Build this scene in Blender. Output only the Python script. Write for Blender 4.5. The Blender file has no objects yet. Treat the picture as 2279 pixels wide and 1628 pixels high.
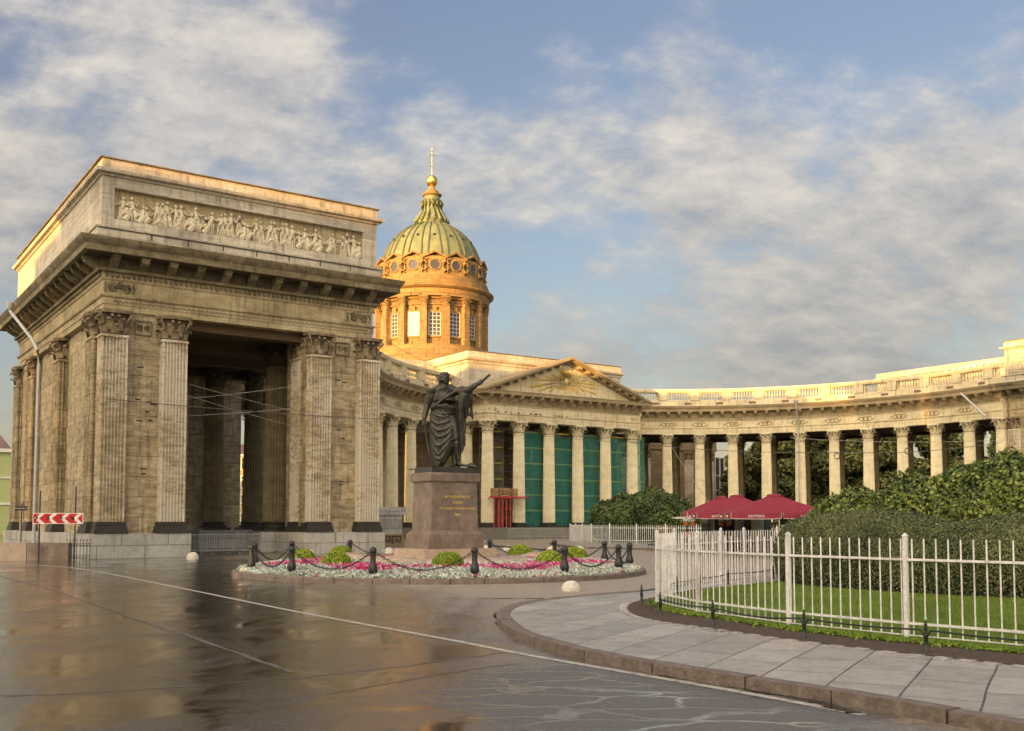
import bpy, bmesh, math, random
import numpy as np
from mathutils import Vector, Matrix, noise
random.seed(7); RNG=np.random.default_rng(7)
SC=bpy.context.scene; COL=SC.collection; PI=math.pi; R=math.radians
# ---------------------------------------------------------------- camera, exposure
EYE=1.9; PITCH=R(3.5)
cam=bpy.data.objects.new('camera',bpy.data.cameras.new('camera')); COL.objects.link(cam); SC.camera=cam
cam.location=(0,0,EYE); cam.rotation_euler=(PI/2+PITCH,0,0)
cam.data.sensor_width=36; cam.data.lens=35.86; cam.data.shift_y=0.0909; cam.data.clip_start=.1; cam.data.clip_end=3000
SC.view_settings.view_transform='Standard'; SC.view_settings.look='None'; SC.view_settings.exposure=2.78; SC.view_settings.gamma=1; SC.view_settings.use_curve_mapping=False
SC.cycles.max_bounces=6; SC.cycles.diffuse_bounces=3; SC.cycles.glossy_bounces=3; SC.cycles.transparent_max_bounces=8
# ---------------------------------------------------------------- sun and sky
SUN_EL=R(2.6); SUNH=Vector((-.577,-.818,0)).normalized()
SUNV=Vector((SUNH.x*math.cos(SUN_EL),SUNH.y*math.cos(SUN_EL),math.sin(SUN_EL)))
sun=bpy.data.objects.new('sun',bpy.data.lights.new('sun','SUN')); COL.objects.link(sun)
sun.data.energy=2.0; sun.data.angle=R(.55); sun.data.color=(1.,.50,.13)
sun.rotation_euler=SUNV.to_track_quat('Z','Y').to_euler()
W=bpy.data.worlds.new('World'); SC.world=W; W.use_nodes=True
def px_dir(x,y):
    f=Vector((0,math.cos(PITCH),math.sin(PITCH))); u=Vector((0,-math.sin(PITCH),math.cos(PITCH)))
    return (f+Vector((1,0,0))*((x-1139.5)/2270)-u*((y-1021.2)/2270)).normalized()
def build_world():
    nt=W.node_tree; N=nt.nodes; L=nt.links; N.clear()
    def n(t,**k):
        o=N.new(t)
        for a,b in k.items(): setattr(o,a,b)
        return o
    def lk(a,b): L.new(a,b)
    def mth(op,a,b=None,clamp=False):
        o=n('ShaderNodeMath',operation=op,use_clamp=clamp)
        for i,v in enumerate((a,b)):
            if v is None: continue
            if isinstance(v,(int,float)): o.inputs[i].default_value=v
            else: lk(v,o.inputs[i])
        return o.outputs[0]
    out=n('ShaderNodeOutputWorld'); bg=n('ShaderNodeBackground'); bg.inputs[1].default_value=.12; lk(bg.outputs[0],out.inputs[0])
    sky=n('ShaderNodeTexSky'); sky.sky_type='NISHITA'; sky.sun_disc=False; sky.sun_elevation=SUN_EL
    sky.sun_rotation=math.atan2(SUNH.x,SUNH.y); sky.air_density=1.0; sky.dust_density=1.0; sky.ozone_density=1.5
    tc=n('ShaderNodeTexCoord'); d=tc.outputs['Generated']
    sp=n('ShaderNodeSeparateXYZ'); lk(d,sp.inputs[0])
    den=mth('ADD',mth('MAXIMUM',sp.outputs[2],0.),.42)
    cb=n('ShaderNodeCombineXYZ'); lk(mth('DIVIDE',sp.outputs[0],den),cb.inputs[0]); lk(mth('DIVIDE',sp.outputs[1],den),cb.inputs[1])
    mp=n('ShaderNodeMapping'); mp.inputs['Rotation'].default_value=(0,0,R(-30)); mp.inputs['Scale'].default_value=(1.0,1.35,1); mp.inputs['Location'].default_value=(3.1,1.2,0); lk(cb.outputs[0],mp.inputs[0])
    n1=n('ShaderNodeTexNoise'); n1.inputs['Scale'].default_value=2.2; n1.inputs['Detail'].default_value=9; n1.inputs['Roughness'].default_value=.62; n1.inputs['Distortion'].default_value=.25; lk(mp.outputs[0],n1.inputs['Vector'])
    n2=n('ShaderNodeTexNoise'); n2.inputs['Scale'].default_value=8.5; n2.inputs['Detail'].default_value=8; n2.inputs['Roughness'].default_value=.62; n2.inputs['Distortion'].default_value=.1; lk(mp.outputs[0],n2.inputs['Vector'])
    dens=mth('ADD',mth('MULTIPLY',n1.outputs[0],.56),mth('MULTIPLY',n2.outputs[0],.44))
    blobs=[(60,90,11,.09),(400,150,8,.09),(740,250,8,.15),(1000,420,6,.09),(1230,230,4,.06),(150,420,7,.08),(1150,330,7,.08),(1560,270,7,.12),(200,420,9,.08),(1900,480,11,.10),(1500,700,11,.10),(1950,700,12,.10),(1250,430,5,.05),
           (950,60,8,-.13),(150,230,5,-.12),(1900,120,9,-.10),(1300,90,7,-.10),(1350,560,5,-.06),(1700,480,5,-.07),(1180,470,5,-.06),(2200,350,7,.05),(250,250,3,-.06),(1120,700,5,.03)]
    for x,y,deg,w in blobs:
        vm=n('ShaderNodeVectorMath',operation='DOT_PRODUCT'); lk(d,vm.inputs[0]); vm.inputs[1].default_value=px_dir(x,y)
        mr=n('ShaderNodeMapRange',interpolation_type='SMOOTHSTEP'); mr.inputs[1].default_value=math.cos(R(deg)); mr.inputs[2].default_value=1; mr.inputs[3].default_value=0; mr.inputs[4].default_value=w
        lk(vm.outputs['Value'],mr.inputs[0]); dens=mth('ADD',dens,mr.outputs[0])
    mr=n('ShaderNodeMapRange',interpolation_type='SMOOTHSTEP'); mr.inputs[1].default_value=.44; mr.inputs[2].default_value=.71; lk(dens,mr.inputs[0]); mask=mr.outputs[0]
    # cloud light: thick parts greyer, warmer towards the sun, boosted to fill shaded facades
    cr=n('ShaderNodeValToRGB'); e=cr.color_ramp.elements; e[0].position=.30; e[0].color=(.42,.43,.46,1); e[1].position=.72; e[1].color=(.95,.86,.74,1)
    lk(n2.outputs[0],cr.inputs[0])
    vs=n('ShaderNodeVectorMath',operation='DOT_PRODUCT'); lk(d,vs.inputs[0]); vs.inputs[1].default_value=SUNV
    glow=n('ShaderNodeMapRange',interpolation_type='SMOOTHSTEP'); glow.inputs[1].default_value=-.35; glow.inputs[2].default_value=1.; glow.inputs[3].default_value=1.; glow.inputs[4].default_value=CLOUD_GLOW; lk(vs.outputs['Value'],glow.inputs[0])
    wt=n('ShaderNodeMapRange',data_type='FLOAT_VECTOR'); lk(vs.outputs['Value'],wt.inputs[6]); wt.inputs[7].default_value=(-.5,)*3; wt.inputs[8].default_value=(.9,)*3; wt.inputs[9].default_value=(1,1,1); wt.inputs[10].default_value=(1.14,.95,.68)
    wm=n('ShaderNodeVectorMath',operation='MULTIPLY'); lk(cr.outputs[0],wm.inputs[0]); lk(wt.outputs[1],wm.inputs[1])
    mu=n('ShaderNodeVectorMath',operation='SCALE'); lk(wm.outputs[0],mu.inputs[0]); lo=n('ShaderNodeMapRange'); lo.inputs[1].default_value=.08; lo.inputs[2].default_value=.36; lo.inputs[3].default_value=.66; lo.inputs[4].default_value=1.08; lk(sp.outputs[2],lo.inputs[0])
    lk(mth('MULTIPLY',mth('MULTIPLY',glow.outputs[0],CLOUD),lo.outputs[0]),mu.inputs[3])
    hs=n('ShaderNodeHueSaturation'); hs.inputs['Saturation'].default_value=.9; hs.inputs['Value'].default_value=.38; lk(sky.outputs[0],hs.inputs['Color'])
    # high clear blue between the clouds, added to the sky model
    add=n('ShaderNodeMix',data_type='RGBA',blend_type='ADD'); add.inputs[0].default_value=1; lk(hs.outputs[0],add.inputs[6]); add.inputs[7].default_value=BLUE
    mx=n('ShaderNodeMix',data_type='RGBA'); lk(mth('MULTIPLY',mask,.90),mx.inputs[0]); lk(add.outputs[2],mx.inputs[6]); lk(mu.outputs[0],mx.inputs[7])
    lk(mx.outputs[2],bg.inputs[0])
CLOUD=1.08; CLOUD_GLOW=29.0; BLUE=(.05,.03,.12,1)
build_world()

# ---------------------------------------------------------------- helpers
def tag(o,label=None,cat=None,group=None,kind=None):
    if label: o['label']=label
    if cat: o['category']=cat
    if group: o['group']=group
    if kind: o['kind']=kind
    return o
def empty(name,loc=(0,0,0),rz=0,**k):
    o=bpy.data.objects.new(name,None); COL.objects.link(o); o.location=loc; o.rotation_euler=(0,0,rz); o.empty_display_size=.2
    return tag(o,**k)
def copy_tree(o,parent=None):
    c=o.copy(); COL.objects.link(c); c.parent=parent
    for ch in [x for x in ALLCH.get(o.name,[])]: 
        n=copy_tree(ch,c); ALLCH.setdefault(c.name,[]).append(n)
    return c
ALLCH={}
def setp(o,parent):
    if parent is not None: o.parent=parent; ALLCH.setdefault(parent.name,[]).append(o)
class MB:
    def __init__(s,T=None): s.v=[];s.f=[];s.m=[];s.T=T;s.k=0
    def add(s,vs,fs,M=None):
        b=len(s.v)
        for p in vs:
            p=Vector(p)
            if M is not None: p=M@p
            if s.T is not None: p=s.T@p
            s.v.append(p)
        for f in fs: s.f.append(tuple(b+i for i in f)); s.m.append(s.k)
        return s
    def box(s,x0,x1,y0,y1,z0,z1,M=None):
        return s.add([(x0,y0,z0),(x1,y0,z0),(x1,y1,z0),(x0,y1,z0),(x0,y0,z1),(x1,y0,z1),(x1,y1,z1),(x0,y1,z1)],
          [(0,3,2,1),(4,5,6,7),(0,1,5,4),(1,2,6,5),(2,3,7,6),(3,0,4,7)],M)
    def cbox(s,c,h,M=None): return s.box(c[0]-h[0],c[0]+h[0],c[1]-h[1],c[1]+h[1],c[2]-h[2],c[2]+h[2],M)
    def lathe(s,prof,n=24,c=(0,0,0),a0=0,a1=2*PI,M=None,sq=0,caps=False):
        full=abs(a1-a0-2*PI)<1e-6; k=n if full else n+1; vs=[]
        for i in range(k):
            a=a0+(a1-a0)*i/n; ca,sa=math.cos(a),math.sin(a); g=1
            if sq: g=1/max(abs(ca),abs(sa))**sq
            for r,z in prof: vs.append((c[0]+r*g*ca,c[1]+r*g*sa,c[2]+z))
        m=len(prof); fs=[]
        for i in range(n):
            j=(i+1)%k
            for q in range(m-1): fs.append((i*m+q,j*m+q,j*m+q+1,i*m+q+1))
        if caps and not full: fs.append(tuple(range(m))); fs.append(tuple(reversed(range((k-1)*m,k*m))))
        return s.add(vs,fs,M)
    def ring(s,prof,a0,a1,n,c=(0,0),M=None):   # closed profile swept along an arc; angle measured from +y towards +x
        k=n+1;m=len(prof);vs=[]
        for i in range(k):
            a=a0+(a1-a0)*i/n
            for r,z in prof: vs.append((c[0]+r*math.sin(a),c[1]+r*math.cos(a),z))
        fs=[(i*m+q,(i+1)*m+q,(i+1)*m+(q+1)%m,i*m+(q+1)%m) for i in range(n) for q in range(m)]
        fs+=[tuple(range(m)),tuple(reversed(range((k-1)*m,k*m)))]
        return s.add(vs,fs,M)
    def prism(s,poly,z0,z1,M=None,caps=True):
        n=len(poly); vs=[(x,y,z0) for x,y in poly]+[(x,y,z1) for x,y in poly]
        fs=[(i,(i+1)%n,n+(i+1)%n,n+i) for i in range(n)]
        if caps: fs+=[tuple(range(n,2*n)),tuple(reversed(range(n)))]
        return s.add(vs,fs,M)
    def tube(s,pts,r,n=6,closed=False,M=None,flat=1):
        pts=[Vector(p) for p in pts]; K=len(pts); rr=r if isinstance(r,(list,tuple)) else [r]*K; vs=[];up=Vector((0,0,1))
        for i,p in enumerate(pts):
            a=pts[i-1] if (i or closed) else p; b=pts[(i+1)%K] if (i<K-1 or closed) else p
            t=(b-a).normalized(); x=t.cross(up)
            if x.length<.05: x=t.cross(Vector((0,1,0)))
            x.normalize(); y=x.cross(t)
            for j in range(n):
                q=2*PI*j/n; vs.append(p+x*rr[i]*math.cos(q)+y*rr[i]*flat*math.sin(q))
        fs=[(i*n+j,i*n+(j+1)%n,((i+1)%K)*n+(j+1)%n,((i+1)%K)*n+j) for i in range(K if closed else K-1) for j in range(n)]
        if not closed: fs+=[tuple(reversed(range(n))),tuple(range((K-1)*n,K*n))]
        return s.add(vs,fs,M)
    def ball(s,c,r,n=10,m=7,M=None):
        if not isinstance(r,(tuple,list)): r=(r,r,r)
        vs=[(c[0],c[1],c[2]-r[2])]+[(c[0]+r[0]*math.sin(PI*i/m)*math.cos(2*PI*j/n),c[1]+r[1]*math.sin(PI*i/m)*math.sin(2*PI*j/n),c[2]-r[2]*math.cos(PI*i/m)) for i in range(1,m) for j in range(n)]+[(c[0],c[1],c[2]+r[2])]
        fs=[(0,1+(j+1)%n,1+j) for j in range(n)]+[(1+i*n+j,1+i*n+(j+1)%n,1+(i+1)*n+(j+1)%n,1+(i+1)*n+j) for i in range(m-2) for j in range(n)]
        t=len(vs)-1; fs+=[(t,1+(m-2)*n+j,1+(m-2)*n+(j+1)%n) for j in range(n)]
        return s.add(vs,fs,M)
    def sweep(s,prof,path,closed=False,M=None):
        # prof: list of (outward, z); path: list of (x,y); outward = right side of travel
        P=[Vector((p[0],p[1])) for p in path];K=len(P);vs=[]
        for i,p in enumerate(P):
            a=P[i-1] if (i or closed) else None; b=P[(i+1)%K] if (i<K-1 or closed) else None
            d1=(p-a).normalized() if a is not None else (b-p).normalized(); d2=(b-p).normalized() if b is not None else d1
            n1=Vector((d1.y,-d1.x)); n2=Vector((d2.y,-d2.x)); nn=(n1+n2); nn=nn/max(.2,nn.length_squared)*2
            for o,z in prof: q=p+nn*o; vs.append((q.x,q.y,z))
        m=len(prof); E=K if closed else K-1
        fs=[(i*m+q,((i+1)%K)*m+q,((i+1)%K)*m+(q+1)%m,i*m+(q+1)%m) for i in range(E) for q in range(m)]
        if not closed: fs+=[tuple(range(m)),tuple(reversed(range((K-1)*m,K*m)))]
        return s.add(vs,fs,M)
    def mesh(s,name,mats,smooth=38):
        me=bpy.data.meshes.new(name); me.from_pydata([tuple(p) for p in s.v],[],s.f)
        for m in (mats if isinstance(mats,(list,tuple)) else [mats]): me.materials.append(m)
        me.polygons.foreach_set('material_index',s.m)
        me.polygons.foreach_set('use_smooth',[True]*len(s.f)); me.update()
        if smooth: 
            me.set_sharp_from_angle(angle=R(smooth))
        return me
    def build(s,name,mats,parent=None,loc=(0,0,0),rz=0,smooth=38,**k):
        return place(s.mesh(name,mats,smooth),name,parent,loc,rz,**k)
def place(me,name,parent=None,loc=(0,0,0),rz=0,**k):
    o=bpy.data.objects.new(name,me); COL.objects.link(o); o.location=loc; o.rotation_euler=(0,0,rz); setp(o,parent); return tag(o,**k)
def RZ(a): return Matrix.Rotation(a,4,'Z')
def TR(x,y,z): return Matrix.Translation((x,y,z))
def text_mesh(name,body,size,mat,M,extrude=.01,parent=None,spacing=1,**k):
    c=bpy.data.curves.new(name,'FONT'); c.body=body; c.size=size; c.extrude=extrude; c.align_x='CENTER'; c.align_y='CENTER'; c.space_character=spacing; c.resolution_u=2
    t=bpy.data.objects.new(name,c); COL.objects.link(t); dg=bpy.context.evaluated_depsgraph_get(); dg.update()
    me=bpy.data.meshes.new_from_object(t.evaluated_get(dg)); bpy.data.objects.remove(t); bpy.data.curves.remove(c)
    me.transform(M); me.materials.clear(); me.materials.append(mat); me.name=name
    return place(me,name,parent,**k)
def remesh_obj(mb,name,mat,vox,smooth_it=2,parent=None,**k):
    me=mb.mesh(name,mat,0); o=bpy.data.objects.new(name,me); COL.objects.link(o)
    r=o.modifiers.new('r','REMESH'); r.mode='VOXEL'; r.voxel_size=vox; r.use_smooth_shade=True
    if smooth_it: s=o.modifiers.new('s','SMOOTH'); s.iterations=smooth_it; s.factor=.5
    dg=bpy.context.evaluated_depsgraph_get(); dg.update(); m2=bpy.data.meshes.new_from_object(o.evaluated_get(dg)); bpy.data.objects.remove(o); bpy.data.meshes.remove(me)
    m2.materials.clear(); m2.materials.append(mat); m2.name=name
    return place(m2,name,parent,**k)

# ---------------------------------------------------------------- materials
def material(name,rough=.8,metal=0,spec=.5):
    m=bpy.data.materials.new(name); m.use_nodes=True; b=m.node_tree.nodes['Principled BSDF']
    b.inputs['Roughness'].default_value=rough; b.inputs['Metallic'].default_value=metal; b.inputs['Specular IOR Level'].default_value=spec
    return m,m.node_tree,b
def nnode(nt,t,ins=None,**k):
    o=nt.nodes.new(t)
    for a,b in k.items(): setattr(o,a,b)
    for a,b in (ins or {}).items():
        if hasattr(b,'links') or b.__class__.__name__.startswith('NodeSocket'): nt.links.new(b,o.inputs[a])
        else: o.inputs[a].default_value=b
    return o
def c4(c): return (c[0],c[1],c[2],1)
def coords(nt,scale=(1,1,1),rot=(0,0,0),kind='Object',rnd=False):
    tc=nnode(nt,'ShaderNodeTexCoord'); v=tc.outputs[kind]
    if rnd:
        oi=nnode(nt,'ShaderNodeObjectInfo'); sc=nnode(nt,'ShaderNodeMath',{0:oi.outputs['Random'],1:37.},operation='MULTIPLY')
        v=nnode(nt,'ShaderNodeVectorMath',{0:v,1:sc.outputs[0]},operation='ADD').outputs[0]
    return nnode(nt,'ShaderNodeMapping',{'Vector':v,'Scale':scale,'Rotation':rot}).outputs[0]
def noise_(nt,vec,scale,detail=5,rough=.6,dist=0): return nnode(nt,'ShaderNodeTexNoise',{'Vector':vec,'Scale':scale,'Detail':detail,'Roughness':rough,'Distortion':dist}).outputs[0]
def ramp(nt,fac,stops):
    r=nnode(nt,'ShaderNodeValToRGB',{0:fac}); e=r.color_ramp.elements
    while len(e)<len(stops): e.new(.5)
    for i,(p,c) in enumerate(stops): e[i].position=p; e[i].color=c4(c) if len(c)==3 else c
    return r.outputs[0]
def mix(nt,f,a,b,mode='MIX'):
    o=nnode(nt,'ShaderNodeMix',data_type='RGBA',blend_type=mode)
    for i,v in ((0,f),(6,a),(7,b)):
        if isinstance(v,(int,float)): o.inputs[i].default_value=v
        elif isinstance(v,tuple): o.inputs[i].default_value=c4(v)
        else: nt.links.new(v,o.inputs[i])
    return o.outputs[2]
def bump(nt,b,h,strength=.5,dist=.02):
    o=nnode(nt,'ShaderNodeBump',{'Height':h,'Strength':strength,'Distance':dist}); nt.links.new(o.outputs[0],b.inputs['Normal'])
def stone(name,dark,mid,light,streak=(.5,.5,5),scale=1.2,rough=.85,patch=None,patch_lo=.58,joints=None,bmp=.5,bd=.03,rnd=True,grime=None):
    m,nt,b=material(name,rough); v=coords(nt,streak,rnd=rnd); v2=coords(nt,(1,1,1),rnd=rnd)
    a=noise_(nt,v,scale,8,.68,.4); f=noise_(nt,v2,14,6,.7)
    col=ramp(nt,a,[(.30,dark),(.5,mid),(.68,light)])
    col=mix(nt,.42,col,ramp(nt,f,[(.3,tuple(x*.35 for x in mid)),(.7,tuple(min(1,x*1.5) for x in mid))]))
    if grime:   # dark streaks that ran down the face
        g=noise_(nt,coords(nt,(2.2,2.2,.25),rnd=rnd),1.6,6,.65); gm=ramp(nt,g,[(.50,(0,0,0)),(.72,(1,1,1))]); col=mix(nt,gm,col,mix(nt,.75,col,grime))
    if patch:
        p=noise_(nt,coords(nt,(1.1,1.1,3.4),rnd=rnd),1.5,10,.80,.25); lo_=noise_(nt,coords(nt,(.7,.7,.5),rnd=rnd),.45,3,.5); p=nnode(nt,'ShaderNodeMath',{0:p,1:nnode(nt,'ShaderNodeMath',{0:lo_,1:.9},operation='MULTIPLY').outputs[0]},operation='ADD').outputs[0]; pm=ramp(nt,p,[(patch_lo+.40,(0,0,0)),(patch_lo+.62,(.72,.72,.72))])
        col=mix(nt,pm,col,mix(nt,f,tuple(x*.7 for x in patch),patch))
    h=nnode(nt,'ShaderNodeMath',{0:a,1:f},operation='ADD').outputs[0]
    if joints:
        tc=nnode(nt,'ShaderNodeTexCoord'); s=nnode(nt,'ShaderNodeSeparateXYZ',{0:tc.outputs['Object']})
        uvx=nnode(nt,'ShaderNodeMath',{0:s.outputs[0],1:s.outputs[1]},operation='ADD'); cbn=nnode(nt,'ShaderNodeCombineXYZ',{0:uvx.outputs[0],1:s.outputs[2]})
        br=nnode(nt,'ShaderNodeTexBrick',{'Vector':cbn.outputs[0],'Scale':1.,'Mortar Size':joints[2],'Brick Width':joints[0],'Row Height':joints[1],'Color1':(1,1,1,1),'Color2':(.60,.60,.61,1),'Mortar':(.16,.15,.14,1)})
        col=mix(nt,.75,col,br.outputs[0],'MULTIPLY')
    nt.links.new(col,b.inputs['Base Color']); bump(nt,b,h,bmp,bd)
    return m
def flat(name,c,rough=.6,metal=0,var=.25,scale=6,bmp=0,rnd=True):
    m,nt,b=material(name,rough,metal); f=noise_(nt,coords(nt,rnd=rnd),scale,6,.65)
    nt.links.new(ramp(nt,f,[(.3,tuple(x*(1-var) for x in c)),(.7,tuple(min(1,x*(1+var)) for x in c))]),b.inputs['Base Color'])
    if bmp: bump(nt,b,f,bmp,.01)
    return m
M={}
M['travertine']=stone('weathered_travertine',(.10,.078,.042),(.43,.345,.20),(.74,.66,.47),(.8,.8,2.3),1.9,patch=(.66,.61,.46),patch_lo=.60,bmp=.9,bd=.05,rnd=True,joints=(1.9,1.05,.016),grime=(.05,.04,.022))
M['pilaster']=stone('salt_streaked_pilaster_stone',(.12,.095,.055),(.42,.345,.215),(.74,.67,.50),(.8,.8,2.4),1.8,patch=(.76,.71,.58),patch_lo=.57,bmp=.9,bd=.04)
M['cornice']=stone('dark_cornice_stone',(.045,.038,.022),(.17,.14,.075),(.36,.31,.18),(.5,.5,1.5),1.6,bmp=.8,grime=(.035,.03,.02))
M['entab']=stone('entablature_stone',(.13,.105,.055),(.38,.315,.175),(.60,.525,.34),(.45,.45,1.1),1.2,bmp=.6,grime=(.08,.065,.04))
M['attic']=stone('pale_attic_stone',(.30,.27,.19),(.56,.51,.40),(.74,.70,.58),(.4,.4,3),1.3,bmp=.6,joints=(2.2,1.1,.008),grime=(.13,.10,.06))
M['relief']=stone('relief_stone',(.40,.35,.22),(.62,.56,.40),(.76,.71,.54),(1,1,1),2,bmp=.4)
M['capital']=stone('sooty_capital_stone',(.08,.06,.035),(.22,.17,.095),(.55,.47,.33),(1,1,1),2.2,bmp=.6)
M['capbell']=stone('soot_and_shade_dark_bell',(.03,.024,.014),(.07,.054,.03),(.14,.11,.065),(1,1,1),2.2)  # near-black tone paints recess shade on top of real soot
M['inner']=stone('shade_darkened_brown_stone',(.085,.068,.035),(.17,.14,.075),(.27,.225,.13),(.6,.6,1.6),1.1,bmp=.6)  # brown tone paints in the shade on the inner columns
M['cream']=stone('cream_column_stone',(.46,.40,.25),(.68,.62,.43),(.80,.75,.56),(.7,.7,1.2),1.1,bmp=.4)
M['cream2']=stone('cream_entablature_stone',(.38,.32,.18),(.62,.55,.36),(.74,.68,.48),(.5,.5,1.2),.9,bmp=.5,grime=(.2,.16,.09))
M['creamdark']=stone('cream_cornice_stone',(.15,.115,.06),(.29,.23,.13),(.44,.36,.22),(.5,.5,1),1.2,bmp=.5)  # cream darkened to carry recess shade in bells and cornices
M['wall']=stone('portico_wall_stone',(.12,.085,.04),(.24,.18,.09),(.34,.27,.15),(.4,.4,3),1.2,joints=(2,1,.01))
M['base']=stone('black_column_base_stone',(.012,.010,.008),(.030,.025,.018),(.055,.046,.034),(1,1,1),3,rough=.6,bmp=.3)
M['plinth']=stone('grey_granite_plinth',(.26,.25,.22),(.42,.41,.37),(.55,.54,.49),(.8,.8,.8),1.2,joints=(2.35,.66,.02),bmp=.3,rnd=False,grime=(.16,.15,.12))
M['steps']=stone('dark_step_granite',(.10,.09,.07),(.17,.155,.125),(.25,.23,.19),(1,1,3),1.5,bmp=.4)
M['soffit']=flat('dark_brown_ceiling',(.09,.06,.03),.9)  # one even dark brown tone
M['drum']=stone('ochre_drum_stone',(.15,.095,.035),(.31,.20,.075),(.46,.32,.13),(.7,.7,3),1.8,bmp=.8,joints=(1.5,.62,.02),grime=(.10,.065,.03))
M['copper']=None
M['granite']=stone('red_brown_granite',(.07,.052,.038),(.185,.14,.105),(.33,.26,.20),(1,1,1),1.7,rough=.4,bmp=.15,bd=.01)
M['granite2']=stone('pink_granite_slabs',(.27,.20,.145),(.40,.31,.23),(.50,.41,.32),(1,1,1),3,rough=.6,bmp=.2,bd=.01)
M['kerb']=stone('kerb_granite',(.07,.055,.042),(.16,.125,.10),(.28,.225,.185),(1,1,1),5,rough=.6,bmp=.9,bd=.03,rnd=False)
M['gold']=flat('gilding',(.85,.58,.16),.28,1,.1)
M['goldstone']=flat('gilded_relief',(.62,.47,.16),.45,.35,.2)
M['goldtext']=flat('gilded_lettering',(.95,.70,.25),.3,.6,.05)
M['glass']=flat('window_glass',(.05,.055,.06),.08,0,.2)
M['whiteframe']=flat('white_window_frame',(.6,.58,.52),.6)
M['board']=flat('white_blind',(.60,.56,.48),.6,0,.05)
M['iron']=flat('black_cast_iron',(.018,.018,.019),.42,.0,.35,20,.3)
M['darkgreen']=flat('dark_green_rail_paint',(.016,.024,.018),.4,0,.3,20,.2)
M['whitepaint']=stone('chipped_white_paint',(.50,.49,.47),(.70,.69,.66),(.78,.77,.74),(1,1,1),1.5,rough=.45,bmp=.1,bd=.005,grime=(.26,.22,.16))
M['galv']=flat('galvanised_steel',(.40,.41,.40),.45,.15,.2)
M['whitestone']=stone('white_limestone',(.36,.33,.27),(.58,.54,.46),(.72,.69,.60),(1,1,1),6,rough=.8,bmp=.6,bd=.02)
M['redpaint']=flat('red_scaffold_paint',(.40,.05,.045),.5,0,.2)
M['steel']=flat('scaffold_tube_steel',(.16,.17,.21),.5,.4,.2)
M['yellow']=flat('yellow_scaffold_boards',(.60,.47,.07),.7,0,.2)
M['crate']=flat('bare_wood_crate',(.38,.24,.12),.8,0,.3)
M['umb']=flat('burgundy_canvas',(.21,.014,.03),.75,0,.12,3)
M['umbtrim']=flat('white_piping',(.75,.7,.68),.6)
M['wood']=flat('pale_umbrella_pole',(.45,.36,.24),.6)
M['wicker']=flat('dark_brown_wicker',(.035,.02,.015),.7,0,.3,40,.4)
M['curtain']=flat('pale_green_curtain',(.33,.36,.27),.8,0,.2)
M['terracotta']=flat('terracotta',(.42,.11,.035),.7,0,.2)
M['counter']=flat('cream_counter_panel',(.62,.56,.48),.5,0,.1)
M['signred']=flat('red_sign_sheet',(.48,.02,.02),.35,0,.15)
M['signwhite']=flat('white_sign_sheet',(.68,.66,.62),.4,0,.1)
M['pigeon']=flat('grey_plumage',(.05,.05,.055),.7)
M['wire']=flat('wire',(.09,.08,.07),.5)
M['wirelight']=flat('pale_wire',(.34,.31,.25),.5)
M['soil']=flat('damp_soil',(.055,.036,.021),.95,0,.5,9,1)
M['green_wall']=flat('green_stucco',(.40,.47,.20),.8,0,.1)
M['yellow_wall']=flat('ochre_stucco',(.55,.42,.2),.8,0,.1)
M['white_trim']=flat('white_trim',(.7,.68,.6),.7)
M['roofm']=flat('sheet_metal_roof',(.16,.09,.07),.5)
def bronze():
    m,nt,b=material('dark_bronze',.42,.55); v=coords(nt,(1,1,1)); a=noise_(nt,v,3,8,.7); f=noise_(nt,coords(nt,(4,4,.6)),2.5,6,.7)
    col=ramp(nt,a,[(.3,(.022,.020,.015)),(.55,(.055,.052,.040)),(.75,(.10,.105,.08))]); g=ramp(nt,f,[(.58,(0,0,0)),(.7,(1,1,1))]); col=mix(nt,mix(nt,.6,(0,0,0),g),col,(.10,.135,.105))
    nt.links.new(col,b.inputs['Base Color']); nt.links.new(ramp(nt,a,[(.3,(.3,.3,.3)),(.7,(.55,.55,.55))]),b.inputs['Roughness']); bump(nt,b,noise_(nt,v,25,4),.3,.01); return m
M['bronze']=bronze()
def copper():
    m,nt,b=material('verdigris_copper',.6,.0); v=coords(nt,(1,1,.5)); a=noise_(nt,v,.9,8,.7)
    col=ramp(nt,a,[(.3,(.07,.095,.045)),(.5,(.145,.175,.085)),(.7,(.22,.245,.13))]); nt.links.new(col,b.inputs['Base Color']); bump(nt,b,a,.3,.03); return m
M['copper']=copper(); M['copperdark']=flat('dark_verdigris_seams',(.085,.095,.048),.6,0,.3)
def net():
    m,nt,b=material('green_scaffold_net',.8); v=coords(nt,(1,1,1)); a=noise_(nt,coords(nt,(3,3,.5)),1.4,7,.6)
    nt.links.new(ramp(nt,a,[(.3,(.015,.17,.13)),(.55,(.03,.26,.20)),(.75,(.09,.38,.30))]),b.inputs['Base Color']); b.inputs['Alpha'].default_value=.52; bump(nt,b,a,.6,.1); return m
M['net']=net()
def leafm(name,c1,c2,c3,rough=.5):
    m,nt,b=material(name,rough,0,.35); g=nnode(nt,'ShaderNodeNewGeometry'); 
    a=noise_(nt,coords(nt,rnd=True),.55,3,.6); 
    r=nnode(nt,'ShaderNodeMath',{0:a,1:nnode(nt,'ShaderNodeMath',{0:g.outputs['Random Per Island'],1:.55},operation='MULTIPLY').outputs[0]},operation='ADD').outputs[0]
    nt.links.new(ramp(nt,r,[(.42,c1),(.75,c2),(1.0,c3)]),b.inputs['Base Color'])
    return m
M['hedge']=leafm('clipped_hedge_leaves',(.030,.044,.016),(.075,.098,.034),(.19,.20,.075))
M['hedgecore']=flat('hedge_inside',(.009,.013,.006),.9)
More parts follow.
